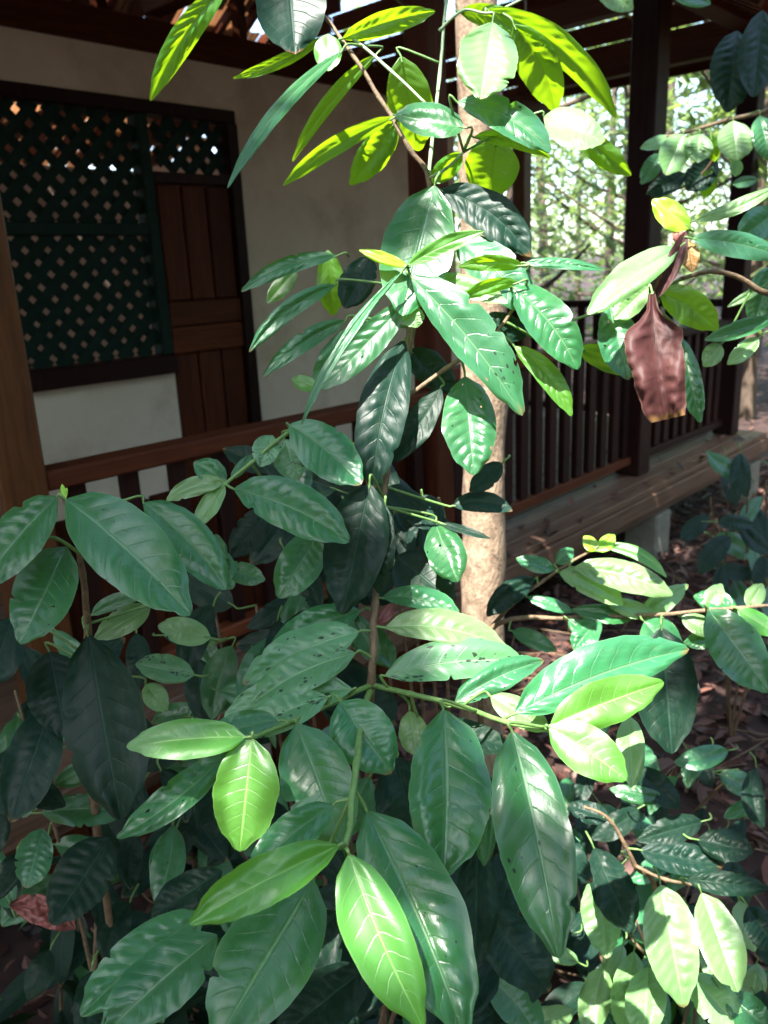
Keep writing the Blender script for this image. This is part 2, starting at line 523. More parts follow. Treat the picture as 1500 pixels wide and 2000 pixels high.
W_X0, W_X1 = -3.0, 5.22
wall_mesh('wall', [(W_X0, 1.05, DK, C + 1.12),
                   (1.05, 2.62, DK, C - 0.43),
                   (1.05, 3.20, C + 0.87, C + 1.12),
                   (3.20, W_X1, DK, C + 1.12)], YW, YW + 0.12, MAT_PLASTER)
wall_mesh('end_wall', [(W_X1 - 0.12, W_X1, DK, C + 1.12)], YW + 0.121, 8.0, MAT_PLASTER)
wall_mesh('rear_wall', [(W_X0, 2.2, DK, C + 1.1), (2.2, 2.6, DK, C - 0.2), (2.2, 2.6, C + 0.1, C + 1.1), (2.6, W_X1, DK, C + 1.1)], 8.0, 8.12, MAT_PLASTER)
box('wall_plate', W_X0, 6.6, YW - 0.03, YW + 0.14, C + 1.121, C + 1.27, MAT_WOODX, hut)

# window with diamond lattice
def lattice(parent, x0, x1, z0, z1, y, pitch, w):
    """two layers of diagonal slats clipped to the rectangle"""
    for layer, sgn in ((0, 1), (1, -1)):
        yy = y + layer * 0.012
        span = (z1 - z0)
        c = x0 - (span if sgn > 0 else 0)
        end = x1 + (0 if sgn > 0 else span)
        while c < end:
            # line x = c + sgn * (z - z0)
            pts = []
            za, zb = z0, z1
            if sgn > 0:
                za = max(z0, z0 + (x0 - c)); zb = min(z1, z0 + (x1 - c))
            else:
                za = max(z0, z0 + (c - x1)); zb = min(z1, z0 + (c - x0))
            if zb - za > 0.03:
                a = Vector((c + sgn * (za - z0), yy, za)); b = Vector((c + sgn * (zb - z0), yy, zb))
                bar('slat', a + Vector((random.uniform(-.006, .006), 0, 0)), b + Vector((random.uniform(-.006, .006), 0, 0)), 0.010, w * random.uniform(.9, 1.08), MAT_LATTICE, parent, upv=Vector((-sgn, 0, 1)))
            c += pitch * sqrt(2)


win = part('window', (1.8, YW, C))
lattice(win, 1.12, 2.56, C - 0.39, C + 0.27, YW + 0.03, 0.082, 0.052)
lattice(win, 1.12, 2.56, C + 0.29, C + 0.83, YW + 0.03, 0.082, 0.052)
for nm, b in (('frame', (1.05, 3.19, YW - 0.02, YW + 0.1, C + 0.831, C + 0.895)),
              ('sill', (1.0, 2.61, YW - 0.07, YW + 0.1, C - 0.49, C - 0.391)),
              ('mullion', (2.561, 2.62, YW - 0.015, YW + 0.09, C - 0.389, C + 0.83)),
              ('transom', (1.1, 2.56, YW - 0.012, YW + 0.09, C + 0.235, C + 0.295)),
              ('jamb', (1.05, 1.119, YW - 0.015, YW + 0.09, C - 0.389, C + 0.83))):
    box(nm, *b, MAT_LATTICE if nm in ('mullion', 'transom') else MAT_DARKWOOD, win)

# plank door with a lattice light above
door = part('door', (2.9, YW, DK))
lattice(door, 2.68, 3.12, C + 0.56, C + 0.83, YW + 0.035, 0.082, 0.052)
box('head', 2.63, 3.125, YW - 0.01, YW + 0.08, C + 0.50, C + 0.555, MAT_DARKWOOD, door)
box('jamb', 3.126, 3.195, YW - 0.025, YW + 0.1, DK + 0.002, C + 0.83, MAT_DARKWOOD, door)
for i in range(3):
    x0 = 2.64 + i * 0.163
    box('plank', x0, x0 + 0.150, YW + 0.005, YW + 0.04, C - 0.11, C + 0.495, MAT_WOODZ, door, 0.008)
    box('plank', x0, x0 + 0.150, YW + 0.006, YW + 0.04, DK + 0.25, C - 0.40, MAT_WOODZ, door, 0.008)
box('rail', 2.63, 3.125, YW - 0.004, YW + 0.045, C - 0.245, C - 0.115, MAT_WOODX, door)
box('rail', 2.63, 3.125, YW - 0.002, YW + 0.045, C - 0.395, C - 0.252, MAT_WOODX, door)
box('rail', 2.63, 3.125, YW - 0.002, YW + 0.045, DK + 0.01, DK + 0.245, MAT_WOODX, door)
box('backing', 2.63, 3.125, YW + 0.046, YW + 0.06, DK + 0.01, C + 0.495, MAT_DARKWOOD, door, 0)

# deck
deck = part('deck', (3.0, 3.0, DK))
y = 1.95
k = 0
while y < 4.02:
    xa = W_X0 if y < YW else W_X1 + 0.02
    box('board', -1.5, 6.25, y, y + 0.108, DK - 0.035, DK - 0.0015 * (k % 3), MAT_DECK, deck, 0.004)
    y += 0.114; k += 1
box('edge_beam', -1.5, 6.25, 1.985, 2.10, DK - 0.20, DK - 0.037, MAT_DECK, deck)
box('fascia', -1.5, 6.25, 1.93, 1.982, DK - 0.13, DK - 0.037, MAT_DECK, deck)
box('edge_beam', -1.5, 6.25, 3.8, 3.9, DK - 0.20, DK - 0.037, MAT_WOODX, deck)
box('room_floor', W_X0, W_X1, 4.03, 8.1, DK - 0.1, DK - 0.003, MAT_DECK, deck)
for x in (1.4, 4.55, 6.1):
    for yy in (2.02, 3.8):
        box('stilt', x - 0.10, x + 0.10, yy - 0.06, yy + 0.14, -0.3, DK - 0.201, MAT_CONCRETE, hut, 0.01)

# posts
def post(x, y, w, z0, z1, mat, nm='post'):
    return box(nm, x - w / 2, x + w / 2, y - w / 2, y + w / 2, z0, z1, mat, hut, 0.008)


post(0.90, YF, 0.13, DK + 0.002, C + 1.37, MAT_POST)
post(2.70, YF, 0.12, DK + 0.002, C + 1.37, MAT_WOODZ)
post(4.60, YF, 0.155, DK + 0.002, C + 1.37, MAT_DARKWOOD)
post(6.05, YF - 0.02, 0.14, DK + 0.002, C + 1.37, MAT_DARKWOOD)
post(6.12, YW, 0.12, DK + 0.002, C + 1.12, MAT_POST)

# railings
def railing(x0, x1, y, ztop, zlow, step, bw, mat_r, mat_b, parent, skirt=False):
    box('top_rail', x0, x1, y - 0.05, y + 0.05, ztop - 0.055, ztop, mat_r, parent, 0.006)
    box('lower_rail', x0, x1, y - 0.03, y + 0.03, zlow - 0.05, zlow, mat_r, parent, 0.005)
    x = x0 + step * 0.6
    first = None
    while x < x1 - bw / 2:
        if first is None:
            first = box('baluster', x - bw / 2, x + bw / 2, y - 0.018, y + 0.018, zlow + 0.001, ztop - 0.056, mat_b, parent, 0.004)
        else:
            o = first.copy()
            o.location.x = x - wloc(parent).x
            o.rotation_euler = (0, random.uniform(-.010, .010), random.uniform(-.06, .06))
            COL.objects.link(o)
        x += step * random.uniform(0.96, 1.04)


rl = part('railing', (1.8, YF, DK))
railing(0.967, 2.638, YF, C - 0.485, DK + 0.10, 0.165, 0.055, MAT_WOODX, MAT_DARKWOOD, rl)
rr = part('railing', (3.6, YF, DK))
railing(2.763, 4.518, YF, C - 0.41, DK + 0.12, 0.135, 0.07, MAT_WOODX, MAT_DARKWOOD, rr)
rr2 = part('railing', (5.3, YF, DK))
railing(4.68, 5.975, YF, C - 0.42, DK + 0.12, 0.135, 0.07, MAT_DARKWOOD, MAT_DARKWOOD, rr2)
rb = part('railing', (6.6, YW, DK))
railing(5.23, 6.055, YW, C - 0.30, DK + 0.12, 0.14, 0.05, MAT_DARKWOOD, MAT_DARKWOOD, rb)
rs_ = part('railing', (6.1, 3.1, DK))                   # across the open end of the veranda
box('top_rail', 6.05, 6.15, 2.27, 3.935, C - 0.345, C - 0.29, MAT_DARKWOOD, rs_, 0.006)
box('lower_rail', 6.07, 6.13, 2.27, 3.935, DK + 0.07, DK + 0.12, MAT_DARKWOOD, rs_, 0.005)
y = 2.38
while y < 3.88:
    o = box('baluster', 6.08, 6.12, y - 0.03, y + 0.03, DK + 0.121, C - 0.346, MAT_DARKWOOD, rs_, 0.004)
    o.rotation_euler = (random.uniform(-.008, .008), 0, random.uniform(-.06, .06))
    y += 0.15 * random.uniform(.95, 1.05)
pp_ = part('parapet', (1.8, YF + 0.07, DK))
x = 0.97
while x < 2.6:
    box('plank', x, x + 0.118, YF + 0.055, YF + 0.08, DK + 0.003, C - 0.66 + random.uniform(-.006, .006), MAT_WOODZ, pp_, 0.003)
    x += 0.124
# boarded skirt below the near railing, between deck beam and ground
sk = part('skirting', (1.2, 2.14, 0))
x = -1.5
while x < 2.6:
    box('plank', x, x + 0.135, 2.112, 2.135, -0.08, DK - 0.04, MAT_WOODZ, sk, 0.003)
    x += 0.142

# roof frame
ZP = C + 1.375
box('front_plate', W_X0, 6.6, YF - 0.07, YF + 0.07, ZP, ZP + 0.17, MAT_WOODX, hut)
for x in (0.9, 2.7, 4.6, 6.05):
    box('tie_beam', x - 0.05, x + 0.05, YF + 0.072, YW - 0.035, C + 1.28, C + 1.40, MAT_WOODY, hut)
roof = part('roof', (3, 5.6, C + 3.3))
SL = 0.55
RIDGE_Y, EAVE_Y = 5.6, 1.62
ZR = C + 1.56 + (RIDGE_Y - YF) * SL


def roof_z(y):
    return ZR - abs(y - RIDGE_Y) * SL


x = -2.9
while x < 6.6:
    for sgn, ye in ((-1, EAVE_Y), (1, 9.7)):
        bar('rafter', (x + random.uniform(-.02, .02), ye, roof_z(ye) - 0.05), (x + random.uniform(-.03, .03), RIDGE_Y, ZR - 0.05), 0.05, 0.09, MAT_WOODY, roof)
    x += 0.30
bar('ridge_beam', (-3, RIDGE_Y, ZR - 0.16), (6.6, RIDGE_Y, ZR - 0.16), 0.1, 0.12, MAT_WOODX, roof)
bar('purlin', (-3, 7.6, roof_z(7.6) - 0.15), (6.6, 7.6, roof_z(7.6) - 0.15), 0.09, 0.1, MAT_WOODX, roof)
bar('purlin', (-3, 3.6, roof_z(3.6) - 0.15), (6.6, 3.6, roof_z(3.6) - 0.15), 0.09, 0.1, MAT_WOODX, roof)
for i in range(6):                                     # king struts and braces seen over the wall
    x = -1.4 + i * 1.2
    bar('strut', (x, RIDGE_Y, C + 1.3), (x, RIDGE_Y, ZR - 0.2), 0.08, 0.08, MAT_WOODZ, roof, upv=(0, 1, 0))
    bar('tie', (x, YW + 0.15, C + 1.24), (x, 7.99, C + 1.24), 0.07, 0.11, MAT_WOODY, roof)
    bar('brace', (x, RIDGE_Y + 0.1, C + 1.45), (x, 7.4, roof_z(7.4) - 0.12), 0.05, 0.07, MAT_WOODY, roof)


gab = 'gable_board'
z = C + 1.29
while z < ZR - 0.2:                                     # boarded gable at the far end, some boards gone
    ya = max(RIDGE_Y - (ZR - z - 0.16) / SL, EAVE_Y); yb = min(RIDGE_Y + (ZR - z - 0.16) / SL, 9.6)
    cuts = [ya, ya + (yb - ya) * .21, ya + (yb - ya) * .48, ya + (yb - ya) * .74, yb]
    for q in range(4):
        if random.random() < 0.16: continue
        box('gable_board', 6.47 + random.uniform(-.01, .01), 6.50, cuts[q] + .01, cuts[q + 1] - .01, z + random.uniform(0, .012), z + 0.155, MAT_WOODY, roof, 0.003)
    z += 0.165


def thatch_panel_mesh(w, l, seed):
    """a shingle of palm leaf: strips with ragged lower ends"""
    rr_ = random.Random(seed)
    vs, fs = [], []
    n = 18
    for i in range(n):
        x0 = -w / 2 + w * i / n; x1 = x0 + w / n * 1.06
        e = l * rr_.uniform(0.88, 1.08); h = rr_.uniform(0.0, 0.022); sk_ = rr_.uniform(-0.008, 0.008)
        b = len(vs)
        vs += [(x0, 0, 0.03 + h), (x1, 0, 0.03 + h), (x1 + sk_, -e, h), (x0 + sk_, -e, h), ((x0 + x1) / 2, 0, 0.042 + h), ((x0 + x1) / 2 + sk_, -e * 1.03, h + 0.012)]
        fs += [(b, b + 4, b + 5, b + 3), (b + 4, b + 1, b + 2, b + 5)]
    me = mesh('thatch_panel', vs, fs)
    me.materials.append(MAT_THATCH)
    return me


TP = [thatch_panel_mesh(1.16, 0.62, s) for s in range(5)]
ang = atan(SL)
count = 0
for sgn, ye in ((-1, EAVE_Y - 0.05), (1, 9.75)):
    pit = 0.27 if sgn < 0 else 0.42
    nrow = int((abs(ye - RIDGE_Y) / cos(ang) - 0.6) / pit) + 2
    for r in range(nrow):
        s = r * pit
        for c_ in range(9):
            xx = -2.5 + c_ * 1.02 + (0.5 if r % 2 else 0)
            if random.random() < (0.0 if sgn < 0 else 0.06) and r > 0:
                continue
            yy = RIDGE_Y + sgn * s * cos(ang)
            zz = ZR - s * sin(ang) + 0.012
            o = bpy.data.objects.new('thatch_panel', random.choice(TP))
            o.parent = roof
            o.location = Vector((xx, yy, zz)) - wloc(roof)
            o.rotation_euler = (ang + random.uniform(-.01, .03), 0, (0 if sgn < 0 else pi) + random.uniform(-.02, .02))
            COL.objects.link(o)
            count += 1

# ------------------------------------------------------------------ leaves
LEAFPTS = []      # centres that stand in sunlight in the photograph


BLUNT = [(0, .12), (.12, .2), (.2, .42), (.3, 1.0), (.6, .92), (.93, .72), (1.0, .58)]


def prof(u, tip=1.0):
    if tip == 'blunt':
        for (a, pa), (b, pb) in zip(BLUNT, BLUNT[1:]):
            if u <= b: return pa + (pb - pa) * (u - a) / (b - a)
    p = (sin(pi * min(1, max(0, u)) ** 0.94)) ** 0.58 if 0 < u < 1 else 0
    if u > 0.86:
        t = (u - 0.86) / 0.14
        p *= 1 - 0.42 * t * (1 - t) * 2 * tip
    if u < 0.1:
        p *= 0.55 + 0.45 * u / 0.1
    return p


def leaf(parent, bx, by, tx, ty, d, wa, wb=None, kind='m', bend=0.0, k=None, fold=0.22, arch=0.05, sun=False, tiltx=None,
         dt=None, rows=None, cols=8, wave=1.0, name='leaf', quilt=1.0, label=None, twist=0.0, shape=1.0, crumple=0.0):
    """blade from base (bx,by) to tip (tx,ty), wa/wb half widths in photograph pixels, d metres from the eye"""
    rg = random.Random(int(bx * 7 + by * 13 + tx * 3 + ty))
    if wb is None: wb = wa
    wa, wb = wa * 1.1, wb * 1.1
    if kind == 'm' and rg.random() < 0.35: kind = 'h'
    if twist == 0.0: twist = rg.uniform(-.35, .35)
    if arch == 0.05: arch = rg.uniform(0.0, 0.11)
    if wave == 1.0: wave = rg.uniform(0.7, 2.0)
    asym = rg.uniform(-.04, .04)
    bites = [(rg.uniform(.15, .97), rg.choice((-1, 1)), rg.uniform(.05, .32), rg.uniform(.008, .024)) for _ in range(rg.choice((0, 0, 1, 1, 2, 3)))] if kind not in 'yYg' else []
    quilt *= rg.uniform(.3, 1.2) * (.22 if kind in 'yY' else 1)
    dx, dy = tx - bx, ty - by
    L = sqrt(dx * dx + dy * dy)
    ux, uy = dx / L, dy / L
    ax, ay = -uy, ux
    if k is None: k = (-0.75 if by < 420 else -0.45) if (kind == 'g' and by < 800) else (0.66 if by > 900 else (0.45 if by > 700 else 0.2))
    k += rg.uniform(-0.12, 0.12)
    if tiltx is None: tiltx = rg.uniform(-0.3, 0.3)
    nv = 9
    ph0 = rg.random()
    if rows is None: rows = 64 if L > 150 else 36
    org = at(bx, by, d)
    mpp = d / FPX
    vs, uvs, fs = [], [], []
    W = 2 * cols + 1
    nx = rg.uniform(0, 50)
    for i in range(rows + 1):
        u = i / rows
        ou = 2 * u * (1 - u)
        mx = bx + dx * u + ax * bend * ou * 2
        my = by + dy * u + ay * bend * ou * 2
        # local direction of the bent midrib
        gx = dx + ax * bend * (2 - 4 * u) * 2; gy = dy + ay * bend * (2 - 4 * u) * 2
        gl = sqrt(gx * gx + gy * gy); sx, sy = -gy / gl, gx / gl
        p = max(prof(u + asym * sin(pi * u) if shape == 1.0 else u, shape), 0.012)
        dm = d - arch * 4 * u * (1 - u) * L * mpp
        if dt is not None: dm += (dt - d) * u
        for j in range(-cols, cols + 1):
            v = j / cols
            av = abs(v)
            w = (wa if v > 0 else wb) * p
            e = 1 + 0.05 * wave * noise.noise(Vector((nx + u * 5, 3.0 if v > 0 else 9.0, 0))) + 0.02 * wave * noise.noise(Vector((nx + u * 17, 3.0 if v > 0 else 9.0, 5)))
            for (bu, bs, bd, bw_) in bites:
                if bs * v > 0: e *= 1 - bd * math.exp(-((u - bu) / bw_) ** 2) * av
            off = v * w * e
            px = mx + sx * off; py = my + sy * off
            dd = dm
            if dt is None: dd -= k * (py - by) * mpp
            else: dd -= k * (sy * off) * mpp
            dd += tiltx * (px - bx) * mpp * 0.6
            dd -= (fold + twist * (u - 0.5) * (1 if v > 0 else -1)) * av * w * mpp
            dd += 0.35 * fold * av * av * w * mpp
            # quilting between side veins and wavy rim
            ph = nv * (u - 0.16 * av ** 1.35)
            q = abs(sin(pi * (ph + 0.5 * noise.noise(Vector((nx + u * 3, v * 2, 7)))))) * (0.35 + 0.9 * abs(noise.noise(Vector((nx + u * 4.5, v * 1.5, 3)))))
            dd -= quilt * 0.0036 * q * min(1, av * 3) * (1 - av ** 3) * min(1, w / 30) * (d / 0.8)
            dd += wave * 0.010 * av * noise.noise(Vector((nx + u * 2.6, v * 1.1, 1.0))) * min(1, w / 30)
            if crumple:
                dd += crumple * (noise.noise(Vector((nx + u * 5, v * 2.2, 2))) + 0.6 * noise.noise(Vector((nx + u * 13, v * 5, 6)))) * min(1, u * 5)
            vs.append(at(px, py, dd) - org)
            uvs.append((u, v * 0.5 + 0.5))
    for i in range(rows):
        for j in range(W - 1):
            a = i * W + j
            fs.append((a, a + 1, a + W + 1, a + W))
    me = mesh(name, vs, fs, True)
    uv = me.uv_layers.new(name='UVMap')
    idx = [0] * len(me.loops)
    me.loops.foreach_get('vertex_index', idx)
    flat = []
    for q in idx: flat += uvs[q]
    uv.data.foreach_set('uv', flat)
    o = link(name, me, LM[kind], parent, org)
    if label: o['label'] = label
    if sun:
        for t in ((0.25, 0.5, 0.75) if sun is True else sun):
            px, py = bx + dx * t + ax * bend * 4 * t * (1 - t), by + dy * t + ay * bend * 4 * t * (1 - t)
            LEAFPTS.append((at(px, py, d - k * (py - by) * mpp), 0.5 * (wa + wb) * mpp * (1.0 if (by > 1600 and bx > 1050) or by < 560 else 0.6)))
    return o, org


class Plant:
    def __init__(self, name, label, cat, foot, group=None):
        self.root = empty(name, foot, label, cat, group)
        self.nodes = []
        self.petmax = 0.11

    def stem(self, pts, r0, r1, mat=None, name='branch', knots=True):
        """pts: (px, py, depth) or Vector"""
        P = [p if isinstance(p, Vector) else at(*p) for p in pts]
        sp = smooth_path(P, 6)
        n = len(sp)
        rad = [(r0 + (r1 - r0) * i / (n - 1)) * (1 + (0.22 if knots and i % 6 == 0 else 0)) for i in range(n)]
        sp2 = [p + Vector((noise.noise(p * 30), noise.noise(p * 30 + Vector((5, 5, 5))), 0)) * r0 * 0.5 for p in sp]
        vs, fs = tube_data([p - P[0] for p in sp2], rad, 8)
        link(name, mesh(name, vs, fs, True), mat or MAT_STEM, self.root, P[0])
        self.nodes += sp2

    def leaf(self, *a, pet=True, **kw):
        o, org = leaf(self.root, *a, **kw)
        if pet and self.nodes:
            q = min(self.nodes, key=lambda p: (p - org).length)
            dist = (q - org).length
            bx, by, tx, ty = a[:4]
            L = sqrt((tx - bx) ** 2 + (ty - by) ** 2)
            back = (at(bx, by, a[4]) - at(bx + (tx - bx) / L * 22, by + (ty - by) / L * 22, a[4]))
            if dist < self.petmax:
                ctrl = org + back * min(0.8, dist / (back.length + 1e-6) * 0.28)
                pts = [org - back * 0.6, org, ctrl, q]
            else:
                pts = [org - back * 0.6, org, org + back * .8, org + back * 1.1 + FWD * 0.02]
            sp = smooth_path(pts, 4)
            n = len(sp)
            vs, fs = tube_data([p - org for p in sp], [0.0011 + 0.0008 * i / n for i in range(n)], 6)
            link('petiole', mesh('petiole', vs, fs, True), MAT_YP if kw.get('kind') in ('y', 'Y', 'g') else MAT_GREENSTEM, self.root, org)
        return o


MAT_YP = MAT_PALE_STEM

# ---- the big shrub in the middle of the picture
sh = Plant('broadleaf_shrub', 'tall shrub filling the centre, glossy leaves in whorls, bright young leaves at branch tips', 'shrub', at(735, 1500, 1.25).xy.to_3d())
foot = sh.root.location.copy()
sh.stem([foot + Vector((0, 0, -0.03)), at(728, 1700, 1.18), at(722, 1450, 1.02), (725, 1335, 0.95), (730, 1245, 0.95), (732, 1180, 0.96), (738, 1080, 0.98), (752, 950, 1.0),
         (775, 790, 1.02), (800, 640, 1.03), (800, 560, 1.02), (797, 522, 1.0)], 0.0056, 0.0022, MAT_STEM, 'stem')
sh.stem([(738, 1080, 0.985), (760, 880, 1.06), (795, 700, 1.08), (835, 480, 1.10), (838, 348, 1.10), (800, 290, 1.10), (740, 190, 1.10), (690, 110, 1.10), (640, 40, 1.12), (600, -20, 1.15)], 0.0045, 0.0022, MAT_STEM)
sh.stem([(838, 348, 1.10), (842, 300, 1.11), (858, 150, 1.13), (872, 0, 1.15), (880, -80, 1.16)], 0.0026, 0.0020, MAT_PALE_STEM)
sh.stem([(690, 75, 1.09), (760, 135, 1.08), (830, 202, 1.07)], 0.0022, 0.0018, MAT_PALE_STEM)
sh.stem([(838, 348, 1.10), (870, 330, 1.08), (905, 297, 1.06)], 0.0022, 0.0016, MAT_PALE_STEM)
sh.stem([(858, 60, 1.14), (905, 20, 1.13), (960, 25, 1.12), (1035, -10, 1.14)], 0.002, 0.0016, MAT_PALE_STEM)
sh.stem([(775, 790, 1.02), (870, 720, 1.03), (960, 660, 1.03), (1025, 560, 1.03), (1022, 512, 1.03)], 0.003, 0.0018, MAT_STEM)
sh.stem([(752, 950, 1.0), (690, 870, 1.02), (600, 830, 1.0), (540, 862, 0.98), (490, 905, 0.97), (440, 945, 0.96), (392, 1000, 0.95)], 0.003, 0.0020, MAT_GREENSTEM)
sh.stem([(725, 1338, 0.95), (650, 1372, 0.90), (565, 1412, 0.84), (490, 1440, 0.78)], 0.0034, 0.0022, MAT_GREENSTEM)
sh.stem([(728, 1338, 0.95), (800, 1355, 0.92), (900, 1380, 0.87), (995, 1412, 0.82), (1072, 1422, 0.78)], 0.0034, 0.0022, MAT_GREENSTEM)
sh.stem([(724, 1345, 0.955), (706, 1420, 0.85), (697, 1490, 0.77), (688, 1560, 0.72), (684, 1610, 0.69), (678, 1655, 0.665)], 0.0040, 0.0024, MAT_GREENSTEM)

S = sh.leaf
# top
S(445, -35, 294, 197, 1.12, 25, 25, 'g', bend=14, sun=True)
S(560, -90, 576, 106, 1.10, 62, 62, 'd', k=.35)
S(632, 72, 455, 153, 1.14, 12, 13, 'g', bend=-8, sun=True, pet=False)
S(668, 100, 444, 368, 1.06, 13, 15, 'm', bend=22, k=0.6)
S(640, 66, 641, 139, 1.08, 25, 25, 'y', sun=True, pet=False)
S(668, 76, 850, 22, 1.09, 23, 22, 'g', bend=-6, sun=True)
S(895, 22, 1046, 72, 1.14, 24, 24, 'g', bend=-10, sun=True)
S(950, 18, 1203, 231, 1.12, 27, 30, 'g', bend=-34, sun=True)
S(1003, 48, 1084, 218, 1.11, 42, 34, 'g', bend=-14, sun=True)
S(962, 43, 938, 194, 1.03, 52, 56, 'p', k=.5, sun=True, fold=.3)
S(783, 110, 818, 295, 1.13, 40, 42, 'g', sun=True)
S(772, 228, 553, 363, 1.08, 18, 16, 'g', bend=12, sun=True)
S(737, 104, 571, 316, 1.12, 15, 13, 'g', bend=14, sun=True)
S(774, 236, 684, 362, 1.12, 26, 30, 'g')
S(908, 250, 771, 224, 1.03, 34, 28, 'm', k=.55, sun=(.1,))
S(893, 200, 1075, 298, 1.02, 30, 34, 'h', bend=-20, sun=(.35, .7, .9))
S(1062, 228, 1181, 276, 1.03, 36, 36, 'p', sun=True, k=.4)
S(1128, 256, 1233, 343, 1.07, 25, 22, 'g', sun=True)
S(925, 268, 1075, 309, 1.05, 16, 15, 'g', bend=-16, sun=(.7, .9))
S(970, 274, 953, 389, 1.09, 50, 47, 'g', sun=True)
S(903, 299, 840, 357, 1.10, 18, 20, 'g')
# middle
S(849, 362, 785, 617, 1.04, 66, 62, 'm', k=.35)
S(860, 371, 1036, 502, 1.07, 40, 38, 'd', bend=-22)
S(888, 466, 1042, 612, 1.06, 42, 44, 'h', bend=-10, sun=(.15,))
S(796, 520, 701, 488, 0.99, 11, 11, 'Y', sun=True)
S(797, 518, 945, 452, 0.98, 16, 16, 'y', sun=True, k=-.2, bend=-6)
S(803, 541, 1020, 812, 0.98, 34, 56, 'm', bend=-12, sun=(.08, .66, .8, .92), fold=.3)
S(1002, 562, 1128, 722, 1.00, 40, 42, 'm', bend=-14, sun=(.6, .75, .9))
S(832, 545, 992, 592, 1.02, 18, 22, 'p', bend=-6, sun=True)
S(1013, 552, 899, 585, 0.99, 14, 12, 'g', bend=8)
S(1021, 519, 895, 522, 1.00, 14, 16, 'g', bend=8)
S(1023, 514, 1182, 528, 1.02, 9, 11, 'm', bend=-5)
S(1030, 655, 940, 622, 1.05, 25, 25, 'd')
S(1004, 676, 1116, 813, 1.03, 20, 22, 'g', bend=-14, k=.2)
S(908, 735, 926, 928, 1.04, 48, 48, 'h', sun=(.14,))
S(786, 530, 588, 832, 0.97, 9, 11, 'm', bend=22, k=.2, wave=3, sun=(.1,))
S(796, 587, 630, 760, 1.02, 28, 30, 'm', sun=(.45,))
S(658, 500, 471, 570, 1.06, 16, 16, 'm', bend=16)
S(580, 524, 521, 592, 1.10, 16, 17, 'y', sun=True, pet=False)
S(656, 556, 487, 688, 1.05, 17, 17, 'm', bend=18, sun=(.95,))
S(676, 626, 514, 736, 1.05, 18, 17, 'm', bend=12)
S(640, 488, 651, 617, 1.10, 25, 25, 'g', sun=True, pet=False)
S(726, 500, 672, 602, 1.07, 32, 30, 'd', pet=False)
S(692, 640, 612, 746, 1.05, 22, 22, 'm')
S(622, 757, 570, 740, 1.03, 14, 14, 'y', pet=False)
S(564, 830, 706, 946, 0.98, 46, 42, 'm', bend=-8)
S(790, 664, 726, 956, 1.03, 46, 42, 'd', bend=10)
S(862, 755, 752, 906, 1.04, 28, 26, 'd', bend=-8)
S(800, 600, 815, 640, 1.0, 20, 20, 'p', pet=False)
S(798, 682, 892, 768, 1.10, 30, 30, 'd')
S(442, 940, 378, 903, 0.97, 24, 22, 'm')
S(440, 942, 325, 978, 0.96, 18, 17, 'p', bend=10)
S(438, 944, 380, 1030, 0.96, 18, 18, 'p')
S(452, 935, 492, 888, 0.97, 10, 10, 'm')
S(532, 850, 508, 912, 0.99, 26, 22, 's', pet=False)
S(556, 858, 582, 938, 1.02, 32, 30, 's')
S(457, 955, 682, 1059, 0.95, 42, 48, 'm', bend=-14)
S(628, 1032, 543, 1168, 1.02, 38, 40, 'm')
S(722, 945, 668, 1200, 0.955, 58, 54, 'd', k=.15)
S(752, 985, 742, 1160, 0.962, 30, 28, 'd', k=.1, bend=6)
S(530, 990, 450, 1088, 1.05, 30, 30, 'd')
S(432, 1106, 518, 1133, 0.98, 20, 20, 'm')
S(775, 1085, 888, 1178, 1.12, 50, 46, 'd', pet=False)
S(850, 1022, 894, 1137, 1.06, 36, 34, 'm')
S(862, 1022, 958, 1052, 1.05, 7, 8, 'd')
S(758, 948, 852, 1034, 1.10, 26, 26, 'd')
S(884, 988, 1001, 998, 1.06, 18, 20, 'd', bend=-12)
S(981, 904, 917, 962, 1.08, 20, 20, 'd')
# whorl on the left side branch
S(704, 1193, 520, 1292, 0.98, 34, 32, 'm', bend=14)
S(701, 1234, 474, 1336, 0.95, 40, 36, 's', bend=12)
S(694, 1276, 488, 1378, 0.935, 36, 36, 's', bend=14)
S(688, 1346, 438, 1400, 0.91, 40, 36, 's', bend=12)
S(640, 1362, 455, 1440, 0.885, 32, 34, 's', bend=8)
S(545, 1408, 404, 1446, 0.84, 30, 26, 'm', bend=6)
S(480, 1440, 247, 1459, 0.76, 36, 36, 'y', k=.6, bend=6)
S(492, 1442, 468, 1663, 0.76, 59, 58, 'y', k=.24, sun=(.5, .65, .8), tiltx=0.1)
S(446, 1466, 228, 1637, 0.82, 34, 28, 'm', bend=-12)
S(580, 1414, 672, 1660, 0.83, 66, 62, 'm', k=.45)
S(664, 1370, 764, 1511, 0.86, 56, 54, 'm', k=.4)
S(662, 1651, 370, 1805, 0.655, 46, 44, 'y', bend=6, k=.6)
S(682, 1668, 826, 2006, 0.655, 62, 56, 'y', bend=8, k=.3, sun=(.3, .5, .7), tiltx=0.1)
S(716, 1584, 908, 2030, 0.74, 74, 84, 'm', bend=-10)
S(652, 1572, 480, 1720, 0.72, 36, 36, 'm', bend=10)
S(612, 1716, 420, 2040, 0.76, 84, 84, 'm', k=.55)
S(400, 1782, 158, 1985, 0.80, 50, 50, 'm', bend=10, pet=False)
S(424, 1826, 196, 2030, 0.77, 58, 58, 'm', bend=6, pet=False)
S(434, 1700, 296, 1790, 0.9, 36, 36, 'd', pet=False)
S(660, 1780, 530, 1930, 0.92, 50, 50, 'd', pet=False)
S(716, 1890, 540, 2030, 0.88, 58, 58, 'd', pet=False)
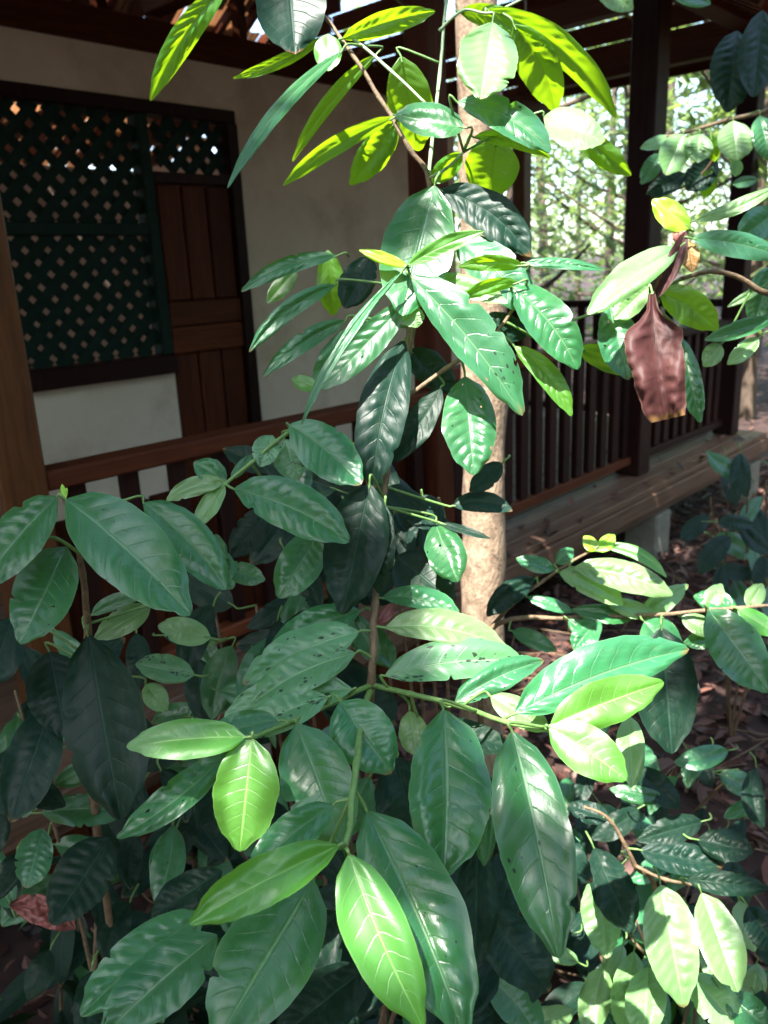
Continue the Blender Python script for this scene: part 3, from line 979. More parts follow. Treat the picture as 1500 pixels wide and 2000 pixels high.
# right side branch
S(746, 1168, 897, 1197, 1.0, 18, 24, 'm', bend=-12)
S(752, 1226, 992, 1270, 0.95, 26, 34, 'p', bend=-20, sun=True)
S(752, 1320, 1032, 1292, 0.93, 32, 42, 's', bend=-14, sun=(.75,))
S(888, 1374, 1062, 1290, 0.92, 26, 28, 'm', bend=-10)
S(1006, 1394, 1346, 1268, 0.84, 40, 58, 'm', bend=-14, k=.4)
S(1075, 1417, 1297, 1333, 0.79, 42, 42, 'y', k=.3, bend=-4, sun=(.5, .7))
S(1072, 1420, 1224, 1524, 0.77, 42, 44, 'y', k=.55, bend=-4)
S(1000, 1428, 1092, 1872, 0.76, 72, 64, 'm', bend=-6, k=.55, tiltx=.05)
S(866, 1385, 866, 1713, 0.82, 66, 80, 'm', bend=-6, k=.55, wave=2.2, tiltx=0)
S(776, 1478, 815, 1660, 0.92, 58, 52, 'd')
S(934, 1648, 928, 1897, 0.88, 40, 38, 'd')
S(953, 1585, 945, 1692, 0.87, 18, 18, 'm')
S(948, 1778, 1072, 1938, 0.95, 52, 52, 'd')
S(800, 1388, 815, 1478, 0.95, 26, 26, 'p')
S(958, 1360, 1076, 1428, 0.90, 24, 26, 'p', sun=(.6,))
S(1228, 1398, 1236, 1542, 0.92, 26, 26, 'p', sun=(.2, .5), pet=False)
S(840, 1420, 1000, 1460, 0.95, 30, 30, 'd')
S(1130, 1350, 1180, 1445, 0.9, 30, 30, 'd', pet=False)

# ---- shrub at the left edge
lf = Plant('broadleaf_shrub', 'smaller shrub at the left edge with one big glossy leaf spread before the railing', 'shrub', at(165, 1700, 1.2).xy.to_3d())
lf.stem([lf.root.location + Vector((0, 0, -.03)), at(175, 1500, 1.1), (172, 1250, 0.97), (160, 1120, 0.94), (148, 1040, 0.91), (126, 975, 0.89)], 0.006, 0.0022, MAT_STEM, 'stem')
lf.stem([(155, 1080, 0.925), (110, 1052, 0.9), (55, 1048, 0.9)], 0.0022, 0.0014, MAT_GREENSTEM)
S = lf.leaf
S(128, 976, 371, 1202, 0.86, 66, 70, 'm', bend=-10, k=.72, tiltx=0)
S(280, 982, 441, 1152, 0.93, 42, 42, 'm', bend=-12)
S(112, 970, -40, 1150, 0.90, 46, 46, 'm', bend=8)
S(130, 1068, 40, 1258, 0.92, 58, 52, 'm')
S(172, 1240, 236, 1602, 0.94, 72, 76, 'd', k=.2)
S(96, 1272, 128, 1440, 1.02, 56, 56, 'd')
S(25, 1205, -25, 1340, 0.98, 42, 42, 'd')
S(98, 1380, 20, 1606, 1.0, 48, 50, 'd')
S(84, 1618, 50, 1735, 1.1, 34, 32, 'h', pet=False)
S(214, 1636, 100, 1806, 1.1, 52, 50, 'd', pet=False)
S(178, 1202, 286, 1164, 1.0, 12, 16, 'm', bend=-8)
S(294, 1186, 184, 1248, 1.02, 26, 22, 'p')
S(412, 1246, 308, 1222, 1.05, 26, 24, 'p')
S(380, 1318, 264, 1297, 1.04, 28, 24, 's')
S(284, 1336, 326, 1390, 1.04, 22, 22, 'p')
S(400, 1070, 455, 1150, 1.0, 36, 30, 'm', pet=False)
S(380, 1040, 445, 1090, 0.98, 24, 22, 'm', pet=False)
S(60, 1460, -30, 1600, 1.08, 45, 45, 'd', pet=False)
# bud at its tip
leaf(lf.root, 127, 978, 121, 945, 0.89, 5, 5, 'Y', name='bud')
leaf(lf.root, 124, 976, 131, 952, 0.885, 4, 4, 'Y', name='bud')

# ---- slender sapling that crosses the right side below the deck
sp_ = Plant('slender_sapling', 'thin leaning sapling with small dappled leaves reaching right across the deck edge', 'sapling', at(930, 1700, 1.6).xy.to_3d())
sp_.stem([sp_.root.location + Vector((0, 0, -.03)), at(940, 1450, 1.5), (950, 1235, 1.36), (1130, 1207, 1.32), (1250, 1203, 1.28), (1380, 1192, 1.25), (1540, 1180, 1.22)], 0.0055, 0.0025, MAT_STEM, 'stem')
sp_.stem([(950, 1235, 1.36), (1000, 1180, 1.35), (1060, 1135, 1.34), (1120, 1095, 1.33), (1168, 1068, 1.32)], 0.0038, 0.002, MAT_STEM)
S = sp_.leaf
S(1122, 1108, 1314, 1163, 1.30, 28, 26, 'p', bend=-12, sun=(.5, .8))
S(1092, 1118, 1217, 1182, 1.32, 22, 26, 'p', bend=-8, sun=(.6,))
S(1046, 1130, 951, 1204, 1.34, 22, 22, 'd', bend=8)
S(1166, 1076, 1201, 1044, 1.32, 14, 12, 'Y', sun=True)
S(1164, 1076, 1140, 1047, 1.32, 13, 12, 'Y', sun=True)
S(1174, 1066, 1302, 1128, 1.33, 12, 11, 'y', bend=-18, sun=True)
S(1030, 1166, 1122, 1196, 1.34, 11, 12, 'm')
S(1240, 1206, 1117, 1190, 1.30, 16, 18, 'm')
S(1084, 1112, 1008, 1090, 1.34, 15, 15, 'm')
S(1086, 1100, 1120, 1072, 1.34, 14, 14, 'm')
S(1252, 1202, 1345, 1142, 1.30, 20, 20, 'p', sun=True)
S(1278, 1200, 1180, 1172, 1.29, 14, 18, 'p', sun=(.5,))
S(1330, 1205, 1400, 1240, 1.27, 16, 20, 'p', sun=True)
S(1252, 1206, 1320, 1226, 1.29, 10, 12, 'p', sun=True)
S(1292, 1226, 1312, 1472, 1.24, 58, 56, 'd', k=.2)
S(1258, 1214, 1330, 1290, 1.26, 34, 34, 'm')
S(1384, 1190, 1502, 1352, 1.22, 46, 46, 'h')
S(1440, 1186, 1354, 1164, 1.26, 20, 18, 'm')
S(1380, 1190, 1410, 1140, 1.26, 18, 18, 'p', sun=True)
S(1460, 1186, 1490, 1140, 1.24, 18, 18, 'p', sun=True)
S(1440, 1190, 1520, 1240, 1.22, 18, 18, 'y', sun=True)
S(1420, 1240, 1335, 1256, 1.28, 18, 18, 'm')
S(1000, 1232, 1088, 1272, 1.33, 14, 18, 'm')
S(1170, 1205, 1120, 1270, 1.3, 24, 24, 'm')
S(1110, 1210, 1160, 1250, 1.3, 14, 14, 'h')

# ---- sapling at the right edge that carries the dry leaf
ds = Plant('slender_sapling', 'sapling at the right edge with pale sunlit leaves and one yellow new leaf', 'sapling', at(1560, 1500, 1.5).xy.to_3d())
ds.stem([ds.root.location + Vector((0, 0, -.03)), at(1570, 1000, 1.35), (1540, 640, 1.25), (1470, 560, 1.22), (1400, 530, 1.2), (1330, 545, 1.18)], 0.006, 0.003, MAT_STEM, 'stem')
ds.stem([(1280, 600, 1.17), (1300, 550, 1.17), (1325, 500, 1.16), (1345, 448, 1.15)], 0.004, 0.0022, MAT_STEM)
ds.stem([(1330, 545, 1.18), (1240, 590, 1.19), (1140, 618, 1.2), (1030, 655, 1.2)], 0.0025, 0.0016, MAT_GREENSTEM)
S = ds.leaf
S(1326, 484, 1147, 614, 1.12, 30, 28, 'p', bend=8, sun=True, k=.6)
S(1348, 446, 1274, 390, 1.13, 24, 26, 'Y', sun=True)
S(1356, 432, 1520, 362, 1.13, 12, 14, 'p', bend=8, sun=True)
S(1352, 466, 1530, 502, 1.12, 26, 22, 'm', bend=-8, sun=(.6, .8))
S(1288, 572, 1402, 645, 1.15, 34, 32, 'g', bend=-10)
S(1190, 598, 1228, 742, 1.19, 36, 38, 'm', sun=(.7,))
S(1266, 560, 1198, 624, 1.19, 22, 22, 'p')
S(1326, 655, 1368, 826, 1.20, 24, 22, 'm')
S(1130, 680, 1240, 728, 1.22, 20, 24, 'g')
S(1408, 672, 1374, 716, 1.25, 18, 18, 'p')
S(1482, 660, 1420, 712, 1.25, 15, 16, 'p', sun=True)
S(1510, 622, 1376, 664, 1.25, 16, 16, 'm')
S(1490, 560, 1420, 600, 1.27, 8, 8, 'p')
S(1520, 410, 1440, 470, 1.3, 30, 30, 'm')
S(1510, 520, 1470, 640, 1.3, 30, 30, 'm')
dl = empty('dry_leaf', at(1276, 580, 1.13), 'curled purple brown dry leaf hanging from the sapling at right', 'dry leaf')
leaf(dl, 1274, 574, 1306, 818, 1.10, 56, 50, 'b', bend=6, k=.1, fold=1.0, arch=.1, wave=4.0, sun=(.3,), name='blade', shape='blunt', quilt=.8, crumple=.006)
leaf(dl, 1340, 450, 1272, 590, 1.125, 15, 15, 'b', fold=1.2, bend=-6, k=0.1, sun=(.4,), name='stalk_sheath')
leaf(dl, 1343, 470, 1352, 532, 1.13, 18, 18, 'o', sun=True, name='stipule')
leaf(dl, 1330, 480, 1322, 440, 1.125, 10, 12, 'r', sun=True, name='stipule')

# ---- low plant in the bottom right corner, half in sunlight
lo = Plant('low_shrub', 'low plant in the bottom right corner with leaves half in blazing sunlight', 'shrub', at(1290, 1850, 1.45).xy.to_3d())
lo.stem([lo.root.location + Vector((0, 0, -.03)), at(1285, 1800, 1.38), (1240, 1690, 1.32), (1190, 1600, 1.3), (1140, 1575, 1.3)], 0.005, 0.002, MAT_STEM, 'stem')
lo.stem([(1240, 1690, 1.32), (1300, 1718, 1.28), (1380, 1730, 1.26), (1480, 1735, 1.25)], 0.003, 0.002, MAT_STEM)
lo.petmax = 0.05
S = lo.leaf
S(1290, 1728, 1336, 1968, 1.20, 48, 48, 'p', sun=(.55, .72, .9), k=.4)
S(1370, 1744, 1441, 1938, 1.22, 36, 42, 'p')
S(1160, 1656, 1232, 1822, 1.26, 36, 40, 'd', sun=False)
S(1166, 1710, 1186, 1872, 1.33, 36, 36, 'p', sun=True)
S(1176, 1888, 1148, 2024, 1.3, 30, 30, 'p', sun=True)
S(1238, 1858, 1214, 2016, 1.32, 30, 30, 'p', sun=True)
S(1266, 1888, 1258, 2028, 1.28, 38, 36, 'p', sun=True)
S(1350, 1902, 1445, 2010, 1.28, 36, 36, 'p', sun=(.3, .6))
S(1250, 1660, 1412, 1692, 1.3, 30, 30, 'd')
S(1372, 1604, 1244, 1642, 1.33, 26, 26, 'd')
S(1340, 1716, 1504, 1736, 1.24, 22, 22, 'd')
S(1362, 1640, 1472, 1664, 1.3, 28, 30, 'd')
S(1190, 1600, 1108, 1572, 1.32, 20, 20, 'd')
S(1300, 1560, 1190, 1540, 1.4, 14, 18, 'm')
S(1420, 1940, 1500, 2010, 1.25, 30, 30, 'm')
S(1130, 1880, 1060, 1850, 1.4, 16, 16, 'p', sun=True)
S(1460, 1770, 1520, 1860, 1.3, 30, 30, 'd')
S(1240, 1500, 1330, 1580, 1.45, 24, 26, 'd')

# ---- twig of another tree hanging in at the upper right
up = Plant('hanging_branch', 'leafy branch hanging in at the upper right before the dark posts', 'branch', at(1560, 180, 2.0))
up.stem([up.root.location.copy(), (1500, 215, 2.0), (1420, 235, 2.0), (1340, 258, 2.0), (1300, 268, 2.0)], 0.007, 0.003, MAT_STEM, 'stem')
up.stem([(1420, 235, 2.0), (1400, 300, 2.05), (1360, 350, 2.1), (1300, 380, 2.1)], 0.005, 0.0025, MAT_STEM)
S = up.leaf
S(1334, 262, 1300, 342, 1.98, 28, 26, 'p', sun=True)
S(1366, 262, 1362, 318, 1.97, 26, 26, 'p', sun=True)
S(1388, 262, 1395, 316, 2.0, 14, 14, 'g')
S(1432, 236, 1440, 314, 1.96, 32, 34, 'p', sun=(.4,))
S(1484, 226, 1504, 314, 1.96, 24, 24, 'm', sun=(.4,))
S(1310, 268, 1250, 290, 2.0, 11, 12, 'p')
S(1290, 300, 1252, 360, 2.05, 16, 16, 'm')
S(1340, 340, 1262, 380, 2.1, 18, 18, 'd')
S(1400, 310, 1340, 372, 2.1, 26, 26, 'd')
S(1392, 330, 1374, 386, 2.08, 16, 16, 'g', sun=(.5,))
S(1440, 310, 1436, 345, 2.0, 12, 12, 'p', sun=True)
S(1480, 350, 1430, 360, 2.1, 10, 10, 'm')
S(1165, -40, 1236, 20, 1.9, 26, 24, 'p', sun=True, pet=False)
S(1440, 60, 1420, 220, 2.15, 40, 40, 'd', pet=False)
S(1490, 20, 1470, 190, 2.1, 34, 34, 'd', pet=False)
S(1300, -30, 1388, 8, 2.0, 20, 20, 'm', pet=False)

# fallen leaves lying on lower growth
dr = empty('dry_leaf', at(145, 1815, 1.12), 'reddish brown dead leaf caught among dark leaves at lower left', 'dry leaf')
leaf(dr, 148, 1815, 18, 1768, 1.12, 30, 26, 'r', bend=10, fold=.6, wave=2, name='blade', crumple=.012)
dr2 = empty('dry_leaf', at(745, 1185, 0.99), 'small crimson dead leaf tucked behind the main stem', 'dry leaf')
leaf(dr2, 765, 1178, 738, 1222, 0.99, 9, 12, 'r', wave=2, name='blade')

# ---- dim shrubs that fill the shade behind and below, leaf by leaf
def dim_shrub(label, foot_px, x0, x1, y0, y1, d0, d1, n, kinds, seed, size=1.0, name='dim_shrub'):
    rg = random.Random(seed)
    f = at(*foot_px).xy.to_3d()
    pl = Plant(name, label, 'shrub', f)
    pl.petmax = 0.05
    dm = (d0 + d1) / 2 + 0.04
    heads = [((x0 + x1) / 2 + (x1 - x0) * q, y0 + (y1 - y0) * rg.uniform(.05, .3), dm) for q in (-.38, -.12, .14, .4)]
    for h in heads:
        top_ = at(*h)
        m_ = f.lerp(top_, .5) + Vector((rg.uniform(-.05, .05), rg.uniform(-.05, .05), 0.02))
        pl.stem([f + Vector((0, 0, -.03)), m_, top_], 0.0055, 0.002, MAT_STEM, 'stem')
    cells = [(i, j) for i in range(int(sqrt(n)) + 1) for j in range(int(sqrt(n)) + 1)]
    rg.shuffle(cells)
    g = int(sqrt(n)) + 1
    for (i, j) in cells[:n]:
        bx = x0 + (x1 - x0) * (i + rg.random()) / g
        by = y0 + (y1 - y0) * (j + rg.random()) / g
        d = rg.uniform(d0, d1)
        a = rg.gauss(pi / 2, 0.8)
        L = rg.uniform(120, 210) * size / d
        w = L * rg.uniform(.17, .24)
        pl.leaf(bx, by, bx + cos(a) * L, by + sin(a) * L, d, w, w * rg.uniform(.85, 1.1), rg.choice(kinds), bend=rg.uniform(-14, 14), rows=30, cols=5)


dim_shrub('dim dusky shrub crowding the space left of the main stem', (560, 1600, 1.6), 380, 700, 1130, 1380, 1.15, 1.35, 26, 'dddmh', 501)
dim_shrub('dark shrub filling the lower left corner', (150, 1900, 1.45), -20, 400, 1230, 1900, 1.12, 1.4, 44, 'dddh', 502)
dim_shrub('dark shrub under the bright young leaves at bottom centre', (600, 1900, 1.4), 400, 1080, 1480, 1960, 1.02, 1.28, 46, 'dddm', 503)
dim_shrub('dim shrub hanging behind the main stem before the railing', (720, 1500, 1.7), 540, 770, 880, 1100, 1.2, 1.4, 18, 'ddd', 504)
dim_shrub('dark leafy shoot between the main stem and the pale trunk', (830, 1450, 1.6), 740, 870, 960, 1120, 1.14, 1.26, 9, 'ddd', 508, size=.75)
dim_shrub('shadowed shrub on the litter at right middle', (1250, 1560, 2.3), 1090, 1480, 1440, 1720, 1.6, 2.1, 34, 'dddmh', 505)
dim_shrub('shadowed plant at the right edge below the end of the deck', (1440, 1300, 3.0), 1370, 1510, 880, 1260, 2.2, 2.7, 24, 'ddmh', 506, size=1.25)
dim_shrub('dappled shrub among the sunlit leaves of the bottom right corner', (1330, 1980, 1.7), 1080, 1500, 1740, 1990, 1.4, 1.6, 22, 'ddmp', 507)

# ------------------------------------------------------------------ undergrowth: low plants with free leaves
def free_leaf_mesh(seed, kind):
    rg = random.Random(seed)
    rows, cols = 12, 3
    vs, uvs, fs = [], [], []
    W = 2 * cols + 1
    cur = rg.uniform(0.1, 0.45); wd = rg.uniform(0.16, 0.22)
    for i in range(rows + 1):
        u = i / rows
        p = max(prof(u), 0.012)
        for j in range(-cols, cols + 1):
            v = j / cols
            z = -cur * u * u * 0.6 + 0.14 * abs(v) * p * wd * 2 + 0.012 * abs(sin(pi * 8 * (u - .16 * abs(v)))) * min(1, abs(v) * 3)
            z += 0.03 * abs(v) * noise.noise(Vector((seed * 3.1 + u * 3, v, 0)))
            vs.append(Vector((u, v * p * wd, z))); uvs.append((u, v * .5 + .5))
    for i in range(rows):
        for j in range(W - 1):
            a = i * W + j
            fs.append((a, a + 1, a + W + 1, a + W))
    me = mesh('leaf', vs, fs, True)
    uv = me.uv_layers.new(name='UVMap')
    for lp in me.loops:
        uv.data[lp.index].uv = uvs[lp.vertex_index]
    me.materials.append(LM[kind])
    return me


FL = {k: [free_leaf_mesh(i + ord(k) * 10, k) for i in range(3)] for k in 'mdp'}


def undergrowth(x, y, h, n, label, kinds='ddm', size=0.16, group='undergrowth plants on the forest floor', seed=0, spread=0.32):
    rg = random.Random(seed)
    z0 = gz(x, y)
    root = empty('undergrowth_plant', (x, y, z0), label, 'plant', group)
    ns = max(2, n // 9)
    made = 0
    for s in range(ns):
        a = rg.uniform(0, 2 * pi); lean = rg.uniform(0.1, spread)
        hh = h * rg.uniform(0.6, 1.0)
        P = [Vector((0, 0, -0.03)), Vector((cos(a) * lean * .3, sin(a) * lean * .3, hh * .5)), Vector((cos(a) * lean, sin(a) * lean, hh))]
        path = smooth_path(P, 6)
        vs, fs = tube_data(path, [0.006 - 0.0038 * i / len(path) for i in range(len(path))], 6)
        link('stem', mesh('stem', vs, fs, True), MAT_STEM, root, (x, y, z0))
        per = n // ns
        for q in range(per):
            t = 0.35 + 0.65 * q / max(1, per - 1)
            p = path[min(len(path) - 1, int(t * (len(path) - 1)))]
            o = bpy.data.objects.new('leaf', rg.choice(FL[rg.choice(kinds)]))
            o.parent = root
            o.location = p
            sz = size * rg.uniform(0.7, 1.25)
            o.scale = (sz, sz, sz)
            o.rotation_euler = (rg.uniform(-.4, .4), rg.uniform(-0.1, 0.95), q * 2.4 + rg.uniform(-.5, .5))
            COL.objects.link(o)
            made += 1
    return root


UG = [
    # px, py (ground point seen), depth, height, leaves, label
    (90, 1760, 1.45, .62, 30, 'dark undergrowth plant below the left shrub near the corner', 'ddm'),
    (330, 1700, 1.55, .66, 34, 'dark undergrowth plant between the left shrub and the bright young leaves', 'ddm'),
    (470, 1900, 1.3, .45, 26, 'dark low plant under the large leaves at bottom left', 'ddd'),
    (120, 1960, 1.25, .30, 22, 'grey green low plant in the bottom left corner', 'ddm'),
    (480, 1430, 1.85, .78, 34, 'dim leafy plant before the skirting boards left of the main stem', 'dmm'),
    (620, 1500, 1.75, .72, 30, 'dim leafy plant behind the left whorl of the main shrub', 'dmm'),
    (860, 1560, 1.6, .55, 30, 'dim leafy plant behind the hanging leaves of the main shrub', 'ddm'),
    (1000, 1800, 1.5, .42, 24, 'dark low plant behind the long leaf right of centre', 'ddd'),
    (1180, 1600, 1.75, .42, 24, 'dark low plant behind the sunlit corner leaves', 'ddm'),
    (1400, 1640, 1.7, .38, 26, 'low dappled plant at the right edge above the sunlit leaves', 'dmm'),
    (1470, 1900, 1.5, .30, 18, 'low plant in the bottom right corner under the sunlit leaves', 'dmp'),
    (30, 1650, 1.6, .75, 34, 'dark undergrowth plant at the left edge under the hanging leaves', 'ddd'),
    (230, 1850, 1.35, .42, 28, 'dark undergrowth plant around the reddish dead leaf', 'ddd'),
    (420, 1600, 1.6, .6, 30, 'dark undergrowth plant below the leftmost bright young leaf', 'ddd'),
    (720, 1750, 1.5, .5, 28, 'dark undergrowth plant around the foot of the main stem', 'ddd'),
    (300, 1250, 2.0, .75, 24, 'dim plant standing against the railing behind the big left leaf', 'ddm'),
]
for i, (px, py, d, h, n, lab, kd) in enumerate(UG):
    ray = at(px, py, 1.0) - CAM
    P = at(px, py, d)
    undergrowth(P.x, P.y, h, n, lab, kd, 0.15, seed=100 + i)
    globals()
right_side = [(5.2, 1.15, .55, 24, 'dark leafy plant in front of the far deck corner'), (4.6, .75, .5, 22, 'dark leafy plant beside the concrete stilt'),
              (6.6, .9, .8, 26, 'tall dark leafy plant past the end of the deck'), (4.0, .45, .4, 22, 'small plant on the leaf litter at right'),
              (7.6, 1.8, .9, 26, 'sunlit leafy plant beyond the corner post')]
for i, (x, y, h, n, lab) in enumerate(right_side):
    undergrowth(x, y, h, n, lab, 'ddm', 0.17, seed=300 + i)

# ------------------------------------------------------------------ the pale slender trunk before the deck
def tree(name, label, foot, height, r0, lean, mat_t, mat_c, leaves, crown_r, crown_z0, seed, group=None, leaf_size=0.16, keep=None, limbs=7, crown_c=None, flat=0.8):
    rg = random.Random(seed)
    foot = Vector(foot)
    root = empty(name, foot, label, 'tree', group)
    n = 14
    path, rad = [], []
    for i in range(n + 1):
        t = i / n
        wob = Vector((noise.noise(Vector((seed, t * 3, 0))), noise.noise(Vector((seed, t * 3, 9))), 0)) * 0.10 * t * min(1, height / 5)
        path.append(Vector((lean[0] * t, lean[1] * t, -0.1 + (height + 0.1) * t)) + wob)
        rad.append(r0 * (1.0 - 0.62 * t) * (1 + 0.10 * noise.noise(Vector((seed * 2, t * 16, 3)))) * (1.25 if i == 0 else 1))
    sp = smooth_path(path, 8)
    rs = [rad[min(n, i // 8)] + (rad[min(n, i // 8 + 1)] - rad[min(n, i // 8)]) * (i % 8) / 8 for i in range(len(sp))]
    vs, fs = tube_data(sp, rs, 20)
    for i_, v_ in enumerate(vs):
        c_ = sp[i_ // 20]
        v_ += (v_ - c_) * (0.16 * noise.noise(v_ * 7 + Vector((seed, 0, 0))) + 0.09 * noise.noise(Vector((v_.x * 30, v_.y * 30, v_.z * 12))))
    lv, lf_, tips = [], [], []
    for q in range(limbs):
        t = crown_z0 / height + (1 - crown_z0 / height) * (q + .5) / limbs
        s = path[0].lerp(path[-1], t) if False else sp[min(len(sp) - 1, int(t * (len(sp) - 1)))]
        a = q * 2.4 + rg.uniform(-.4, .4)
        ln = crown_r * rg.uniform(.6, 1.0)
        e = s + Vector((cos(a) * ln, sin(a) * ln, ln * rg.uniform(.2, .6)))
        if crown_c is not None:
            e = s.lerp(crown_c - foot + Vector((rg.uniform(-1, 1), rg.uniform(-1, 1), rg.uniform(-.5, .5))) * crown_r * .7, .9)
        m_ = s.lerp(e, .5) + Vector((0, 0, -0.08 * ln))
        pp = smooth_path([s, m_, e], 4)
        v2, f2 = tube_data(pp, [r0 * .32 * (1 - .75 * i / len(pp)) for i in range(len(pp))], 6)
        b = len(vs); vs += v2; fs += [tuple(b + k for k in f) for f in f2]
        tips += pp[3:]
    link('trunk', mesh('trunk', vs, fs, True), mat_t, root, foot)
    cv, cf = [], []
    cc = (crown_c - foot) if crown_c is not None else sp[-1] * 0.5 + sp[int(len(sp) * crown_z0 / height)] * 0.5
    clumps = [t + Vector((rg.gauss(0, .3), rg.gauss(0, .3), rg.gauss(0, .2))) * crown_r * .5 for t in tips for _ in range(2)]
    for i in range(leaves):
        if crown_c is not None:
            while True:
                p = Vector((rg.uniform(-1, 1), rg.uniform(-1, 1), rg.uniform(-1, 1)))
                if p.length < 1: break
            p = cc + Vector((p.x * crown_r, p.y * crown_r, p.z * crown_r * flat))
        else:
            p = rg.choice(clumps) + Vector((rg.gauss(0, 1), rg.gauss(0, 1), rg.gauss(0, .7))) * crown_r * .17
        s = leaf_size * rg.uniform(.6, 1.3)
        th = rg.uniform(0, 2 * pi); dr = rg.uniform(-.9, .25)
        ax = Vector((cos(th) * cos(dr), sin(th) * cos(dr), sin(dr)))
        if keep is not None and not keep(foot + p + ax * s * .5): continue
        si = ax.cross(Vector((rg.uniform(-.5, .5), rg.uniform(-.5, .5), 1))).normalized()
        nn = si.cross(ax)
        b = len(cv)
        cv += [p, p + ax * s * .45 + si * s * .2 - nn * s * .03, p + ax * s, p + ax * s * .45 - si * s * .2 - nn * s * .03, p + ax * s * .5 + nn * s * .02]
        cf += [(b, b + 1, b + 4), (b + 1, b + 2, b + 4), (b + 2, b + 3, b + 4), (b + 3, b, b + 4)]
    link('crown', mesh('crown', cv, cf), mat_c, root, foot)
    return root


P = at(938, 1180, 2.4)
tf = Vector((P.x, P.y, 0))
TOPT = at(942, -60, 3.0)
for py in range(0, 1250, 70):
    if py < 720: LEAFPTS.append((at(935, py, 2.4), 0.12))
    elif py > 800 : LEAFPTS.append((at(945, py, 2.4), 0.10))
SUNSPOTS = [(1160, 1520, 3.0, .10), (1150, 1450, 3.2, .08), (1130, 1850, 1.9, .12), (1230, 1930, 1.75, .16), (1120, 1790, 2.0, .10), (1300, 1960, 1.6, .12), (1430, 860, 6.2, .3), (1470, 780, 6.8, .4),
            (1450, 1670, 1.7, .04), (1290, 1090, 5.2, .2), (700, 300, 1.12, .05), (1380, 980, 5.6, .2)]
for px, py, d, r in SUNSPOTS:
    LEAFPTS.append((at(px, py, d), r))


def lets_sun(p):
    """canopy leaves keep out of the lines along which sun flecks reach the plants"""
    for c, r in LEAFPTS:
        w = p - c
        t = w.dot(SUN)
        if t > 0 and (w - SUN * t).length < r + 0.04:
            return False
    return True


tree('slender_tree', 'slim pale barked tree standing straight up in front of the deck', tf, 7.2, 0.068, (0.03, 0.0), MAT_TRUNK, MAT_FOL[2], 900, 1.2, 5.8, 11, leaf_size=.18, keep=lets_sun)
cc = at(650, 1300, 1.0) + SUN * 5.5  # added unseen crown blocks the sun, gaps cut where flecks should fall
tree('unseen_shade_tree', 'unseen tree added behind the viewer, its crown shaped to shade the shrubs', (-4.2, -1.6, 0), 5.6, 0.14, (0.6, 0.5), MAT_DARKBARK, MAT_FOL[2], 10500, 1.55, 4.2, 21, leaf_size=.15, keep=lets_sun, crown_c=cc, flat=.55)
cc = Vector((3.5, 0.8, 0.3)) + SUN * 6.5  # another added crown out of view, set sunward to darken the litter
tree('unseen_shade_tree', 'unseen tree added right of the viewer, its crown shaped to shade the leaf litter', (0.4, -2.6, 0), 6.4, 0.15, (0.4, 0.8), MAT_DARKBARK, MAT_FOL[2], 14000, 2.4, 5.0, 23, leaf_size=.2, keep=lets_sun, crown_c=cc, flat=.5)

# ------------------------------------------------------------------ forest beyond the veranda
rg = random.Random(5)
protos = []
spots = [(9.5, 3.2, 6.5), (11.0, 5.0, 7.5), (-7.5, 2.5, 8), (-8.5, -2.5, 7), (13.5, 6.6, 9), (15.5, 5.2, 9), (12.0, 8.5, 8), (16.5, 8.6, 10), (19, 6.5, 10), (18, 11, 10),
         (9.0, 1.6, 6), (11.5, 2.3, 8), (14.5, 2.8, 8), (21, 9.5, 11), (23, 13, 11), (8.2, 5.6, 5.5)]
descr = ['slim forest tree just beyond the veranda corner', 'forest tree behind the rear railing', 'unseen dense tree added left of the viewer to cut sky light', 'unseen dense tree added behind the viewer to cut sky light',
         'tall forest tree deep behind the rear railing', 'far forest tree between the posts', 'forest tree behind the end wall of the hut', 'far forest tree high behind the rear railing',
         'distant forest tree at right', 'distant forest tree behind the hut', 'forest tree at the right edge past the deck', 'forest tree right of the corner post',
         'far forest tree right of the corner post', 'most distant tree seen between the posts', 'most distant tree behind the hut', 'young forest tree close to the rear railing']
for i, (x, y, h) in enumerate(spots):
    if i < 4:  # the two viewer-side trees are unseen, crowns thickened to block sky light
        t = tree('forest_tree', descr[i], (x, y, -0.05), h, rg.uniform(.07, .11), (rg.uniform(-.4, .4), rg.uniform(-.4, .4)), MAT_DARKBARK, MAT_FOL[i % 2], 2400 if i < 2 else 6500, 2.3, h * .16, 40 + i,
                 'trees of the forest behind the hut', leaf_size=.17 if i < 2 else .32, limbs=12)
        protos.append(t)
    else:
        src = protos[i % 2]
        o = src.copy(); COL.objects.link(o)
        o.location = (x, y, -0.05 + min(2.5, max(0, sqrt((x - 3) ** 2 + (y - 3) ** 2) - 14) * 0.03))
        s = rg.uniform(.85, 1.35); o.scale = (s, s, s); o.rotation_euler = (0, 0, rg.uniform(0, 6.28))
        o['label'] = descr[i]
        for ch in list(src.children):
            c_ = ch.copy(); c_.parent = o; COL.objects.link(c_)

# unseen trees added behind and beside the viewer to hold back low sky light
ring = [(-10, 0.5), (-6.5, -6.5), (-2.5, -7.5), (1.5, -6.0), (4.5, -5.5), (7.0, -4.0), (9.5, -2.2), (-9, 6), (3.0, -8.5), (6.0, -7.5), (0, -10), (-5, -10), (11.5, -0.6)]
for i, (x, y) in enumerate(ring):
    src = protos[2 + i % 2]
    o = src.copy(); COL.objects.link(o)
    o.location = (x, y, -0.05)
    s = rg.uniform(0.75, 1.0); o.scale = (s, s, s); o.rotation_euler = (0, 0, rg.uniform(0, 6.28))
    o['label'] = 'unseen tree added round the clearing to cut the sky light'
    o['group'] = 'unseen trees added round the clearing'
    for ch in list(src.children):
        c_ = ch.copy(); c_.parent = o; COL.objects.link(c_)

